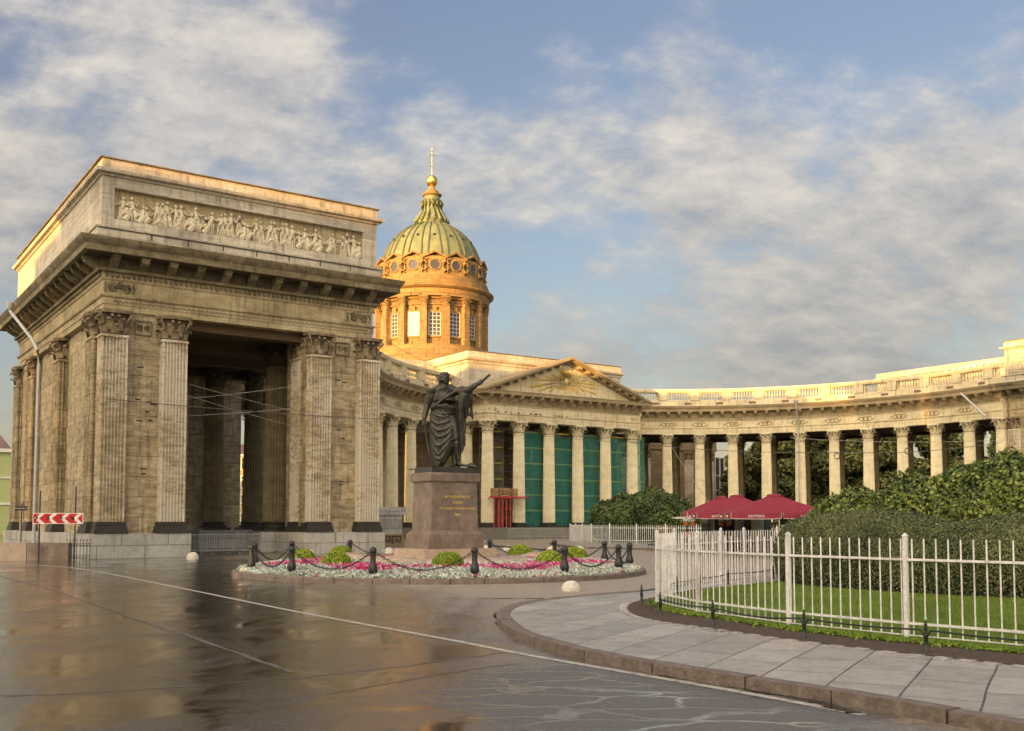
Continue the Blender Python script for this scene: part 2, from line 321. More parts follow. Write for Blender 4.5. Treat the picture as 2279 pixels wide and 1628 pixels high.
M['ivy']=leafm('broad_hedge_leaves',(.030,.052,.010),(.078,.120,.020),(.22,.26,.055))
M['bush']=leafm('bush_leaves',(.024,.042,.012),(.052,.085,.020),(.13,.17,.045))
M['tree']=leafm('tree_leaves',(.035,.05,.014),(.085,.10,.026),(.22,.22,.06))
M['bark']=flat('bark',(.06,.045,.03),.9,0,.4,4,.6)
M['topiary']=leafm('bright_green_ball_leaves',(.13,.19,.008),(.24,.32,.015),(.36,.44,.03))
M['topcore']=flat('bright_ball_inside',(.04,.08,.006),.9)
M['silver']=leafm('silver_foliage',(.20,.25,.19),(.46,.52,.44),(.72,.76,.69),.8)
M['magenta']=leafm('magenta_petals',(.26,.006,.07),(.62,.014,.18),(.85,.10,.36),.6)
M['grass']=leafm('grass_blades',(.06,.11,.007),(.115,.19,.012),(.18,.26,.025),.6)
def lawnm():
    m,nt,b=material('turf',.9); a=noise_(nt,coords(nt,kind='Object'),1.1,8,.7); f=noise_(nt,coords(nt),30,4)
    col=ramp(nt,a,[(.3,(.06,.11,.007)),(.7,(.12,.19,.014))]); col=mix(nt,.5,col,ramp(nt,f,[(.3,(.02,.04,.004)),(.7,(.13,.19,.02))])); nt.links.new(col,b.inputs['Base Color']); bump(nt,b,f,1,.03); return m
M['lawn']=lawnm()
def asphalt():
    m,nt,b=material('wet_asphalt',.3); v=coords(nt); s=nnode(nt,'ShaderNodeSeparateXYZ',{0:nnode(nt,'ShaderNodeTexCoord').outputs['Object']})
    big=noise_(nt,coords(nt,(1,.35,1),(0,0,R(-30))),.22,6,.6,.5); mid=noise_(nt,v,2.2,8,.75); fine=noise_(nt,v,55,3,.8)
    # how dry: the plaza beyond and to the right has drained, the road in front is still wet
    X=s.outputs[0]; Y=s.outputs[1]
    def lin(a,b_,c): 
        t=nnode(nt,'ShaderNodeMath',{0:X,1:a},operation='MULTIPLY').outputs[0]; u=nnode(nt,'ShaderNodeMath',{0:Y,1:b_},operation='MULTIPLY').outputs[0]
        return nnode(nt,'ShaderNodeMath',{0:nnode(nt,'ShaderNodeMath',{0:t,1:u},operation='ADD').outputs[0],1:c},operation='ADD').outputs[0]
    d=lin(.075,.028,-.62+.27); d=nnode(nt,'ShaderNodeMath',{0:d,1:nnode(nt,'ShaderNodeMath',{0:big,1:.9},operation='MULTIPLY').outputs[0]},operation='ADD').outputs[0]
    dry=nnode(nt,'ShaderNodeMapRange',{0:d,1:.42,2:.75},interpolation_type='SMOOTHSTEP').outputs[0]
    wetc=ramp(nt,mid,[(.3,(.012,.0105,.009)),(.7,(.044,.039,.033))]); dryc=ramp(nt,mid,[(.3,(.15,.13,.105)),(.7,(.25,.22,.185))])
    col=mix(nt,dry,wetc,dryc); col=mix(nt,.9,col,ramp(nt,fine,[(.35,(.25,.25,.25)),(.65,(1.9,1.85,1.75))]),'MULTIPLY')
    gr=noise_(nt,v,13,8,.9); col=mix(nt,.95,col,ramp(nt,gr,[(.38,(.2,.2,.2)),(.62,(2.3,2.25,2.1))]),'MULTIPLY')
    # old cracks and tar seams
    cr=nnode(nt,'ShaderNodeTexVoronoi',{'Vector':nnode(nt,'ShaderNodeVectorMath',{0:v,1:nnode(nt,'ShaderNodeTexNoise',{'Vector':v,'Scale':.7,'Detail':5.}).outputs[1]},operation='ADD').outputs[0],'Scale':.16},feature='DISTANCE_TO_EDGE').outputs[0]
    ck=ramp(nt,cr,[(0,(.35,.33,.3)),(.006,(1,1,1))]); col=mix(nt,.35,col,ck,'MULTIPLY')
    nt.links.new(col,b.inputs['Base Color'])
    pud=noise_(nt,coords(nt,(1,.6,1),(0,0,R(20))),.75,7,.62,.8); ro=ramp(nt,pud,[(.34,(.22,.22,.22)),(.44,(.12,.12,.12)),(.54,(.06,.06,.06)),(.66,(.025,.025,.025))])
    rd=mix(nt,dry,ro,(.62,.62,.62)); rd=mix(nt,.16,rd,ramp(nt,mid,[(.3,(.02,.02,.02)),(.7,(.40,.40,.40))])); rd=mix(nt,.07,rd,ramp(nt,gr,[(.40,(.0,.0,.0)),(.62,(.75,.75,.75))]))
    vt=nnode(nt,'ShaderNodeVectorMath',{0:coords(nt,(.55,1.5,1),(0,0,R(-22))),1:nnode(nt,'ShaderNodeVectorMath',{0:nnode(nt,'ShaderNodeTexNoise',{'Vector':v,'Scale':1.6,'Detail':6.}).outputs[1],3:.55},operation='SCALE').outputs[0]},operation='ADD').outputs[0]
    vo=nnode(nt,'ShaderNodeTexVoronoi',{'Vector':vt,'Scale':1.25},feature='DISTANCE_TO_EDGE').outputs[0]
    tr=nnode(nt,'ShaderNodeMapRange',{0:vo,1:.022,2:.06,3:1.,4:0.},interpolation_type='SMOOTHSTEP').outputs[0]
    dd=nnode(nt,'ShaderNodeVectorMath',{0:v,1:(1.7,11.4,0)},operation='DISTANCE').outputs['Value']
    dd=nnode(nt,'ShaderNodeMath',{0:dd,1:nnode(nt,'ShaderNodeMath',{0:mid,1:2.2},operation='MULTIPLY').outputs[0]},operation='ADD').outputs[0]
    reg=nnode(nt,'ShaderNodeMapRange',{0:dd,1:3.2,2:3.9,3:1.,4:0.},interpolation_type='SMOOTHSTEP').outputs[0]
    drm=mix(nt,tr,(.55,.55,.55),(.03,.03,.03)); rd=mix(nt,reg,rd,drm)
    dc=mix(nt,.9,(.085,.078,.066),ramp(nt,gr,[(.36,(.35,.35,.35)),(.64,(1.7,1.7,1.65))]),'MULTIPLY'); col=mix(nt,reg,col,mix(nt,tr,dc,(.05,.045,.038))); nt.links.new(col,b.inputs['Base Color'])
    wetm=nnode(nt,'ShaderNodeMath',{0:1.,1:dry},operation='SUBTRACT').outputs[0]; wetm=mix(nt,reg,wetm,mix(nt,tr,(0,0,0),(1.6,1.6,1.6))); cro=ramp(nt,pud,[(.36,(.26,.26,.26)),(.48,(.17,.17,.17)),(.60,(.07,.07,.07))]); cro=mix(nt,.12,cro,ramp(nt,gr,[(.42,(0,0,0)),(.60,(.8,.8,.8))])); nt.links.new(mix(nt,reg,cro,(.05,.05,.05)),b.inputs['Coat Roughness']); nt.links.new(nnode(nt,'ShaderNodeMath',{0:wetm,1:.5},operation='MULTIPLY').outputs[0],b.inputs['Coat Weight']); nt.links.new(rd,b.inputs['Roughness'])
    h=nnode(nt,'ShaderNodeMath',{0:mid,1:nnode(nt,'ShaderNodeMath',{0:gr,1:1.8},operation='MULTIPLY').outputs[0]},operation='ADD').outputs[0]; wt=nnode(nt,'ShaderNodeMapRange',{0:pud,1:.42,2:.60,3:.55,4:.05}).outputs[0]; wt=nnode(nt,'ShaderNodeMath',{0:wt,1:nnode(nt,'ShaderNodeMath',{0:dry,1:.5},operation='MULTIPLY').outputs[0]},operation='ADD').outputs[0]; nt.links.new(nnode(nt,'ShaderNodeBump',{'Height':h,'Strength':wt,'Distance':.005}).outputs[0],b.inputs['Normal']); nt.links.new(b.inputs['Normal'].links[0].from_socket,b.inputs['Coat Normal']); b.inputs['IOR'].default_value=1.7
    return m
M['asphalt']=asphalt()
M['water']=material('standing_water',.03)[0]; M['water'].node_tree.nodes['Principled BSDF'].inputs['Base Color'].default_value=(.02,.018,.015,1)
def slabs():
    m,nt,b=material('grey_paving_slabs',.45); v=coords(nt,(1,1,1),(0,0,R(-62)))
    w=nnode(nt,'ShaderNodeTexNoise',{'Vector':v,'Scale':.25,'Detail':2.}).outputs[1]; w=nnode(nt,'ShaderNodeVectorMath',{0:w,3:.16},operation='SCALE').outputs[0]; vv=nnode(nt,'ShaderNodeVectorMath',{0:v,1:w},operation='ADD').outputs[0]
    br=nnode(nt,'ShaderNodeTexBrick',{'Vector':vv,'Scale':1.,'Mortar Size':.013,'Brick Width':1.25,'Row Height':.78,'Color1':(1,1,1,1),'Color2':(.70,.69,.68,1),'Mortar':(.12,.11,.10,1)})
    f=noise_(nt,v,40,5,.8); g=noise_(nt,v,1.3,7,.7)
    col=mix(nt,.5,ramp(nt,g,[(.3,(.29,.275,.245)),(.7,(.44,.415,.37))]),ramp(nt,f,[(.3,(.18,.17,.15)),(.7,(.56,.53,.48))])); st=noise_(nt,v,3.1,8,.8,.8); col=mix(nt,.55,col,ramp(nt,st,[(.38,(.45,.43,.40)),(.55,(1,1,1))]),'MULTIPLY'); col=mix(nt,1.,col,br.outputs[0],'MULTIPLY')
    nt.links.new(col,b.inputs['Base Color']); nt.links.new(ramp(nt,g,[(.3,(.22,.22,.22)),(.7,(.55,.55,.55))]),b.inputs['Roughness'])
    h=nnode(nt,'ShaderNodeMath',{0:nnode(nt,'ShaderNodeMath',{0:br.outputs[1],1:-2.},operation='MULTIPLY').outputs[0],1:f},operation='ADD').outputs[0]; bump(nt,b,h,.5,.01); return m
M['slabs']=slabs()
M['seam']=flat('old_tar_seam',(.10,.09,.075),.42,0,.5,12,1)
def linem():
    m,nt,b=material('worn_white_line',.5); f=noise_(nt,coords(nt),7,8,.8); nt.links.new(ramp(nt,f,[(.36,(.07,.065,.06)),(.5,(.42,.40,.35))]),b.inputs['Base Color']); return m
M['line']=linem()
# ================================================================ ground, road, pavement
def poly_sheet(name,poly,z,mat,cat=None,kind='structure',z2=None,side=None):
    bm=bmesh.new(); vs=[bm.verts.new((x,y,z)) for x,y in poly]; bm.faces.new(vs); bmesh.ops.triangulate(bm,faces=bm.faces[:]); bmesh.ops.recalc_face_normals(bm,faces=bm.faces[:])
    for f in bm.faces:
        if f.normal.z<0: f.normal_flip()
    me=bpy.data.meshes.new(name); bm.to_mesh(me); bm.free(); me.materials.append(mat)
    return place(me,name,kind=kind)
def catmull(P,n=6,closed=False):
    out=[];K=len(P)
    for i in range(K if closed else K-1):
        g=lambda k:P[k%K] if closed else P[max(0,min(K-1,k))]
        p0,p1,p2,p3=g(i-1),g(i),g(i+1),g(i+2)
        for j in range(n):
            t=j/n; out.append(tuple(.5*((2*p1[a])+(-p0[a]+p2[a])*t+(2*p0[a]-5*p1[a]+4*p2[a]-p3[a])*t*t+(-p0[a]+3*p1[a]-3*p2[a]+p3[a])*t**3) for a in range(len(p1))))
    if not closed: out.append(tuple(P[-1]))
    return out
def ground_pt(x,y,z=0):
    d=px_dir(x,y); t=(z-EYE)/d.z; return (d.x*t,d.y*t)
poly_sheet('ground',[(-900,-500),(900,-500),(900,1200),(-900,1200)],0,M['asphalt'])
KERB=catmull([(11.5,36.5),(9.2,33.6),(6.6,30.6),(4.6,27.8),(3.24,25.9),(2.15,24.84),(1.19,23.7),(.51,22.6),(.12,21.3),(-.03,19.9),(.02,18.6),(.30,16.7),(.83,15.15),(1.29,14.1),(2.04,12.9),(2.73,11.98),(3.36,11.2),(3.9,10.4),(4.6,9.35),(6.0,7.4),(9,4.0)],5)
INNER=catmull([(10.6,33.2),(8.4,30.9),(6.7,28.9),(4.6,26.4),(3.3,23.9),(2.62,22.3),(2.35,20.9),(2.33,19.6),(2.56,18.4),(3.38,16.9),(4.33,15.2),(5.55,13.55),(6.75,12.1),(9.5,8.8),(12,6)],5)
poly_sheet('pavement',KERB+[(14,0),(30,0),(30,45),(14,40)],.118,M['slabs'])
poly_sheet('soil',INNER+[(30,6),(30,36),(12,35)],.124,M['soil'])
LAWN=catmull([(10.8,32.4),(8.6,30.3),(6.4,27.9),(4.6,25.4),(3.6,23.3),(3.2,21.9),(3.25,20.5),(3.6,19.3),(4.5,17.3),(5.3,15.9),(6.4,14.6),(7.6,13.2),(10.5,9.8),(13,7)],5)
poly_sheet('lawn',LAWN+[(30,7),(30,36),(12,35)],.130,M['lawn'])
def kerb_stones(name,path,z0,z1,wid,length,mat,gap=.012,**k):
    mb=MB(); L=[0]
    for a,b in zip(path,path[1:]): L.append(L[-1]+math.dist(a,b))
    def at(s):
        s=max(0,min(L[-1],s))
        for i in range(len(L)-1):
            if L[i+1]>=s: break
        t=(s-L[i])/(L[i+1]-L[i]); return tuple(path[i][a]*(1-t)+path[i+1][a]*t for a in (0,1))
    s=0;prof=lambda d,e:[(e,z0),(-e*.0+.0,z1-.03+d),(-.02,z1-.008+d),(-.05,z1+d),(-wid,z1+d),(-wid,z0)]
    while s<L[-1]:
        l=length*random.uniform(.8,1.25); q=[at(s+gap+(l-2*gap)*i/4) for i in range(5)]; s+=l
        if s>L[-1]: break
        mb.sweep(prof(random.uniform(-.006,.006),.015),q)
    return mb.build(name,mat,smooth=30,**k)
kerb_stones('kerb',list(reversed(KERB)),-.02,.135,.26,1.35,M['kerb'],kind='structure')
def ribbon(name,path,wid,z,mat,jag=0,kind='structure'):
    mb=MB(); vs=[];K=len(path)
    for i,p in enumerate(path):
        a=path[max(0,i-1)];b=path[min(K-1,i+1)]; d=Vector((b[0]-a[0],b[1]-a[1])).normalized(); w=(wid[i] if isinstance(wid,list) else wid)*.5
        j1,j2=(random.uniform(-jag,jag)*w for _ in range(2)); vs+= [(p[0]-d.y*(w+j1),p[1]+d.x*(w+j1),z),(p[0]+d.y*(w+j2),p[1]-d.x*(w+j2),z)]
    mb.add(vs,[(2*i,2*i+1,2*i+3,2*i+2) for i in range(K-1)]); return mb.build(name,mat,smooth=0,kind=kind)
# cobble edging along the soil
mb=MB(); P=INNER
for i in range(len(P)-1):
    a=Vector(P[i]);b=Vector(P[i+1]); n=max(1,int((b-a).length/.22)); t=(b-a).normalized(); nn=Vector((-t.y,t.x))
    for j in range(n):
        c=a+(b-a)*((j+.5)/n)-nn*.10; mb.cbox((0,0,.12),(.098,.075,.014+random.uniform(-.003,.004)),TR(c.x,c.y,0)@RZ(math.atan2(t.y,t.x)+random.uniform(-.05,.05)))
mb.build('cobble_edging',M['plinth'],kind='structure')
for nm,p,w in (('a',[(-40,1272),(0,1283),(100,1309),(330,1387),(420,1416),(560,1464),(650,1497)],.07),('b',[(-40,1550),(150,1545),(370,1531),(700,1505),(1000,1470),(1130,1450)],.035),('c',[(730,1545),(1000,1498),(1160,1478)],.03)):
    q=catmull([ground_pt(*a) for a in p],8); ribbon('tar_seam',[(x+random.uniform(-.03,.03),y+random.uniform(-.03,.03)) for x,y in q],w*1.2,.003,M['seam'],.5)
# far pavement before the portico garden
FARK=catmull([(3.4,78.5),(4.2,73),(5.2,70.3),(6.6,69.2),(9.5,65.8),(13.5,62.5),(18,57),(22,52)],5)
poly_sheet('far_pavement',FARK+[(40,52),(40,96),(5,96),(3.2,90)],.118,M['slabs'])
kerb_stones('far_kerb',FARK,-.02,.13,.25,2,M['kerb'],kind='structure')
poly_sheet('far_lawn',[(5.6,93),(6.2,87.6),(8,83.6),(12.8,80.6),(22,77.5),(40,74),(40,100),(5.6,100)],.128,M['lawn'])
# painted line
ribbon('road_marking',catmull([(-27,46.6),(-24,46.3),(-20.3,44.0),(-16.35,39.6),(-9.21,28.8),(-4.52,21.55),(-1.01,16.5),(.1,14.8),(1.6,12.75),(2.43,11.63),(3.45,10.15)],6),.13,.004,M['line'])
# puddles and the trickles between them
def puddle(px,py,wx,wy,rot=0,seed=0,z=.006):
    c=ground_pt(px,py); r=random.Random(seed); ph=[r.uniform(0,6.28) for _ in range(5)]; v=[];n=64
    for i in range(n):
        a=2*PI*i/n; k=1+.22*math.sin(2*a+ph[0])+.16*math.sin(3*a+ph[1])+.12*math.sin(5*a+ph[2])+.08*math.sin(9*a+ph[3])+.05*math.sin(15*a+ph[4])
        x=wx*.5*k*math.cos(a); y=wy*.5*k*math.sin(a); v.append((c[0]+x*math.cos(rot)-y*math.sin(rot),c[1]+x*math.sin(rot)+y*math.cos(rot)))
    poly_sheet('puddle',v,z,M['water'])
for i,a in enumerate([(1112,1367,.30,1.4,-.1),(1165,1333,1.6,.22,0),(1540,1507,.95,.42,-.75),(1620,1522,.6,.10,-.6),(1720,1543,.5,.22,-.7),(1795,1556,.55,.16,-.7),(1855,1577,.3,.12,-.6),(2120,1606,.40,.12,-.7),(1325,1462,.7,.35,-.6),(1430,1478,.6,.22,-.7),(1120,1390,.3,.4,.2)]): puddle(*a,seed=i)
for i,p in enumerate([[(1560,1512),(1625,1524),(1680,1538),(1720,1543),(1800,1557),(1860,1576),(1905,1588)],[(1130,1378),(1150,1408),(1200,1432),(1290,1455)]]):
    q=catmull([ground_pt(*a) for a in p],7); K=len(q)
    ribbon('water_trickle',[(x+random.uniform(-.02,.02),y+random.uniform(-.03,.03)) for x,y in q],[.09+.10*abs(math.sin(j*.8+i)) for j in range(K)],.0055,M['water'],.35)

# ================================================================ cathedral
AXR=R(34.8); CX0=(19.91,93.5)
U=Vector((math.cos(AXR),math.sin(AXR),0)); V=Vector((-math.sin(AXR),math.cos(AXR),0))
def wp(u,v,z=0): return Vector((CX0[0],CX0[1],z))+U*u+V*v
CA=empty('cathedral',(CX0[0],CX0[1],0),AXR,label='tan stone cathedral with green ribbed dome, portico and curved colonnades',cat='cathedral')
def leaf_strip(mb,ang,r0,r1,z0,h,w,curl,M_=None,sq=0):
    ca,sa=math.cos(ang),math.sin(ang); g=1/max(abs(ca),abs(sa))**sq if sq else 1; vs=[]
    for i,(t,o) in enumerate([(0,0),(.45,.02),(.8,.10),(1.0,.30),(.93,.48),(.80,.50)]):
        rr=(r0+(r1-r0)*t)*g+curl*o*1.9; ww=w*(1,1.05,.95,.75,.45,.2)[i]
        for j in (-1,0,1): vs.append((rr*ca-sa*ww*.5*j+ca*(.03*(j==0)),rr*sa+ca*ww*.5*j+sa*(.03*(j==0)),z0+h*t))
    mb.add(vs,[(i*3+j,i*3+j+1,i*3+j+4,i*3+j+3) for i in range(5) for j in (0,1)],M_)
def capital(mb,r,z0,h,sq=0,M_=None,n=24):
    mb.lathe([(r*1.02,0),(r*1.12,.03*h),(r*1.12,.07*h),(r*.94,.09*h),(r*.93,.5*h),(r*1.02,.8*h),(r*1.32,.88*h)],n,(0,0,z0),M=M_,sq=sq); mb.k+=1
    for k in range(8): leaf_strip(mb,k*PI/4,r*1.0,r*1.08,z0+.09*h,h*.34,r*.66,r*(.55 if sq else .80),M_,sq)
    for k in range(8): leaf_strip(mb,(k+.5)*PI/4,r*1.0,r*1.12,z0+.2*h,h*.46,r*.60,r*(.60 if sq else .95),M_,sq)
    g=2**(.5*sq) if sq else 1
    for k in range(4):   # corner volutes
        a=PI/4+k*PI/2; c=Vector((math.cos(a),math.sin(a),0)); t=Vector((-c.y,c.x,0)); o=c*(r*1.5*(1.0 if not sq else 1.22))+Vector((0,0,z0+.78*h))
        pts=[c*(r*1.0*g)+Vector((0,0,z0+.45*h)),c*(r*1.25*g)+Vector((0,0,z0+.68*h)),o+Vector((0,0,.08*h)),o+c*(r*.16)-Vector((0,0,.0)),o-Vector((0,0,.09*h)),o-c*(r*.12)]
        mb.tube(pts,[r*.07,r*.08,r*.10,r*.11,r*.11,r*.10],6,M=M_)
        for s in (-1,1):
            a2=k*PI/2+s*.22; c2=Vector((math.cos(a2),math.sin(a2),0)); o2=c2*(r*1.28)+Vector((0,0,z0+.76*h)); mb.ball(o2,(r*.14,r*.14,r*.14),6,4,M=M_)
        a3=k*PI/2; mb.ball((math.cos(a3)*r*1.42,math.sin(a3)*r*1.42,z0+.93*h),r*.16,6,4,M=M_)
    poly=[]
    for k in range(4):
        for d,q in ((-.62,1.62),(-.35,1.42),(0,1.34),(.35,1.42),(.62,1.62)):
            a=k*PI/2+d*1.12; poly.append((r*q*math.cos(a)*(1.08 if sq else 1),r*q*math.sin(a)*(1.08 if sq else 1)))
    mb.prism(poly,z0+.86*h,z0+.93*h,M_); mb.prism([(x*1.05,y*1.05) for x,y in poly],z0+.93*h,z0+h,M_); mb.k-=1
def fluted_shaft(mb,r,z0,z1,nf=24,taper=.84,rings=7,M_=None):
    n=nf*4; vs=[]
    for i in range(rings+1):
        t=i/rings; rr=r*(1-(1-taper)*t**1.6)
        for j in range(n):
            a=2*PI*j/n; q=rr*(1.0 if j%4 in (0,) else (.865 if j%4==2 else .90)); vs.append((q*math.cos(a),q*math.sin(a),z0+(z1-z0)*t))
    mb.add(vs,[(i*n+j,i*n+(j+1)%n,(i+1)*n+(j+1)%n,(i+1)*n+j) for i in range(rings) for j in range(n)],M_)
def column_base(mb,r,z0,h,M_=None,sq=0):
    if sq: mb.lathe([(r*1.42,0),(r*1.42,.34*h),(r*1.34,.36*h),(r*1.36,.5*h),(r*1.32,.6*h),(r*1.14,.66*h),(r*1.14,.74*h),(r*1.22,.78*h),(r*1.22,.92*h),(r*1.05,h)],4,(0,0,z0),a0=PI/4,a1=PI/4+2*PI,M=M_)
    else:
        mb.box(-r*1.38,r*1.38,-r*1.38,r*1.38,z0,z0+.3*h,M_)
        mb.lathe([(r*1.3,.3*h),(r*1.38,.38*h),(r*1.38,.48*h),(r*1.28,.55*h),(r*1.14,.6*h),(r*1.12,.7*h),(r*1.2,.76*h),(r*1.22,.84*h),(r*1.16,.92*h),(r*1.02,h)],20,(0,0,z0),M=M_)
def pilaster_shaft(mb,w,d,z0,z1,nf=7,ns=3,M_=None):
    # axis box w (x) by d (y), fluted on the four faces
    poly=[]
    def side(a,b,nfl,nx,ny):
        L=math.dist(a,b); e=L*.06; st=(L-2*e)/nfl
        tx,ty=(b[0]-a[0])/L,(b[1]-a[1])/L; poly.append(a)
        for i in range(nfl):
            s0=e+st*i+st*.16; s1=e+st*(i+1)-st*.16
            for s,dp in ((s0,0),(s0+st*.10,.12),(s1-st*.10,.12),(s1,0)): poly.append((a[0]+tx*s-nx*dp,a[1]+ty*s-ny*dp))
    x,y=w/2,d/2
    side((-x,-y),(x,-y),nf,0,-1); side((x,-y),(x,y),ns,1,0); side((x,y),(-x,y),nf,0,1); side((-x,y),(-x,-y),ns,-1,0)
    mb.prism(poly,z0,z1,M_)
def make_column(name,r,z0,z1,zc,zt,mats):
    mb=MB(); fluted_shaft(mb,r,z1,zc); mb.lathe([(r*.86,-.12),(r*.92,-.10),(r*.92,-.02),(r*.86,0)],20,(0,0,zc)); mb.k=1; column_base(mb,r,z0,z1-z0); mb.k=2; capital(mb,r*.84,zc,zt-zc)
    return mb.mesh(name,mats)
def make_pilaster(name,w,d,z0,z1,zc,zt,mats,nf=7,ns=3):
    mb=MB(); pilaster_shaft(mb,w,d,z1,zc,nf,ns); r=w/2; S=Matrix.Diagonal((1,d/w*1.0,1,1))
    mb.box(-w*.53,w*.53,-d*.5-.05,d*.5+.05,zc-.1,zc+.03)
    mb.k=1; h=z1-z0
    for a,b,e in ((0,.34,.17),(.34,.62,.13),(.62,.72,.05),(.72,.92,.09)): mb.box(-w/2-e,w/2+e,-d/2-e,d/2+e,z0+a*h,z0+b*h)
    mb.box(-w/2-.02,w/2+.02,-d/2-.02,d/2+.02,z0+.92*h,z1)
    mb.k=2; capital(mb,r*.9,zc,zt-zc,.75,S)
    return mb.mesh(name,mats)
ZB,ZS,ZC,ZT=1.26,1.86,11.36,12.68
def entab_profile(o=0,attic=False):
    # (outward distance from the frieze plane, z): architrave, frieze, dentil band, soffit, corona, sima
    return [(.0,12.70),(.0,13.02),(.04,13.02),(.04,13.34),(.14,13.40),(.17,13.48),(.0,13.52),(.0,14.24),(.06,14.28),(.10,14.34),(.10,14.66),(.16,14.72),(.16,15.38),(.98,15.42),(.98,15.74),(1.04,15.80),(1.14,16.02),(1.16,16.12),(-.3,16.25)]
def rect_sweep(mb,u0,u1,v0,v1,prof,inner=-1.2):
    mb.sweep(prof+[(inner,prof[-1][1]),(inner,prof[0][1])],[(u0,v0),(u1,v0),(u1,v1),(u0,v1)],closed=True)
def modillion(mb,Mx,s=1):
    # block centred on x, y from 0 (wall) to -.75 outward, hung under z=0
    mb.box(-.22*s,.22*s,-.78,0,-.12,0,Mx); mb.add([(-.19*s,0,-.62),(.19*s,0,-.62),(.19*s,0,-.12),(-.19*s,0,-.12),(-.19*s,-.30,-.50),(.19*s,-.30,-.50),(.19*s,-.66,-.28),(-.19*s,-.66,-.28),(-.19*s,-.72,-.12),(.19*s,-.72,-.12)],
      [(0,1,5,4),(4,5,6,7),(7,6,9,8),(0,4,7,8,3),(1,2,9,6,5)],Mx)
    mb.tube([(-.2*s,-.08,-.5),(.2*s,-.08,-.5)],.11,8,M=Mx); mb.tube([(-.2*s,-.62,-.2),(.2*s,-.62,-.2)],.09,8,M=Mx)
def scroll(mb,c,r,Mx,turn=2.2,sgn=1,th=.065):
    pts=[(c[0]+sgn*r*(1-t*.85)*math.cos(turn*2*PI*t+.6),-.04,c[1]+r*(1-t*.85)*math.sin(turn*2*PI*t+.6)) for t in [i/22 for i in range(23)]]
    mb.tube(pts,[th*(1-.4*i/22) for i in range(23)],5,M=Mx)
def figure_relief(mb,x,z,h,rnd,Mx,sit=False):
    # small draped relief figure: head, torso, arms, folds of the robe; y=0 is the panel plane, outward is -y
    ln=rnd.uniform(-.25,.25); f=rnd.choice((-1,1)); H=h*(.72 if sit else 1)
    mb.ball((x+ln*h*.25,-.11,z+H-.09*h),(.062*h,.08,.078*h),8,6,M=Mx)
    mb.tube([(x+ln*h*.22,-.09,z+H-.2*h),(x+ln*h*.12,-.10,z+H-.36*h),(x,-.10,z+H-.52*h)],[.08*h,.115*h,.09*h],8,M=Mx,flat=.8)
    if sit:
        mb.tube([(x,-.10,z+.26*h),(x+f*.2*h,-.15,z+.28*h),(x+f*.26*h,-.12,z+.14*h),(x+f*.24*h,-.1,z+.01)],[.10*h,.09*h,.06*h,.04*h],7,M=Mx)
        mb.tube([(x-.1*h,-.06,z),(x,-.1,z+.14*h),(x+.08*h,-.12,z+.26*h)],[.12*h,.13*h,.1*h],7,M=Mx)
    else:
        for k in range(4):
            q=(k-1.5)*.055*h; mb.tube([(x+q*.8,-.10,z+H-.45*h),(x+q*1.3+rnd.uniform(-.02,.02)*h,-.12,z+.3*h),(x+q*1.7+f*.03*h,-.08,z)],[.05*h,.045*h,.04*h],5,M=Mx)
        mb.tube([(x+f*.05*h,-.1,z+.45*h),(x+f*.10*h,-.13,z+.25*h),(x+f*.11*h,-.08,z)],[.065*h,.055*h,.035*h],6,M=Mx)
    for s in (-1,1):
        ex=x+ln*h*.18+s*.13*h; a=rnd.uniform(-.6,1.2); L_=.17*h; e=(ex+s*.05*h,-.12,z+H-.36*h); w=(e[0]+s*L_*math.cos(a),-.13,e[2]+L_*math.sin(a))
        mb.tube([(x+ln*h*.2+s*.08*h,-.11,z+H-.24*h),e,w],[.04*h,.035*h,.025*h],5,M=Mx)
RND=random.Random(5)
def relief_panel(mb,x0,x1,z0,h,Mx,n):
    x=x0; i=0
    while x<x1-.3:
        k=RND.choice((2,2,3))
        for j in range(k):
            figure_relief(mb,x+.2+j*.27,z0+RND.uniform(0,.06),h*RND.uniform(.84,1),RND,Mx,sit=RND.random()<.35)
        if RND.random()<.5: mb.tube([(x,-.06,z0+.05),(x+.3,-.1,z0+.2*h),(x+.7,-.08,z0+.1)],[.08,.12,.07],6,M=Mx)
        x+=.27*k+RND.uniform(.12,.34)
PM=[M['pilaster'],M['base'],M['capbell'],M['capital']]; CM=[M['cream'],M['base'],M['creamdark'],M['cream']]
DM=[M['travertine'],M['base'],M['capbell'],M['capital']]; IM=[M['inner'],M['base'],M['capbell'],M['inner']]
me_pil=make_pilaster('pilaster',1.3,.9,ZB,ZS,ZC,ZT,PM)
me_pils=make_pilaster('pilaster',1.4,1.5,ZB,ZS,ZC,ZT,DM,6,6)
me_col_in=make_column('column',.72,ZB,ZS,ZC,ZT,[M['inner'],M['base'],M['capbell'],M['capbell']])  # darker stone and capitals stand in for the passage shade
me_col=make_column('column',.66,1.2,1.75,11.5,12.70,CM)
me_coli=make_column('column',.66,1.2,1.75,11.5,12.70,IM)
me_colp=make_column('column',.70,1.2,1.72,11.45,12.70,CM)
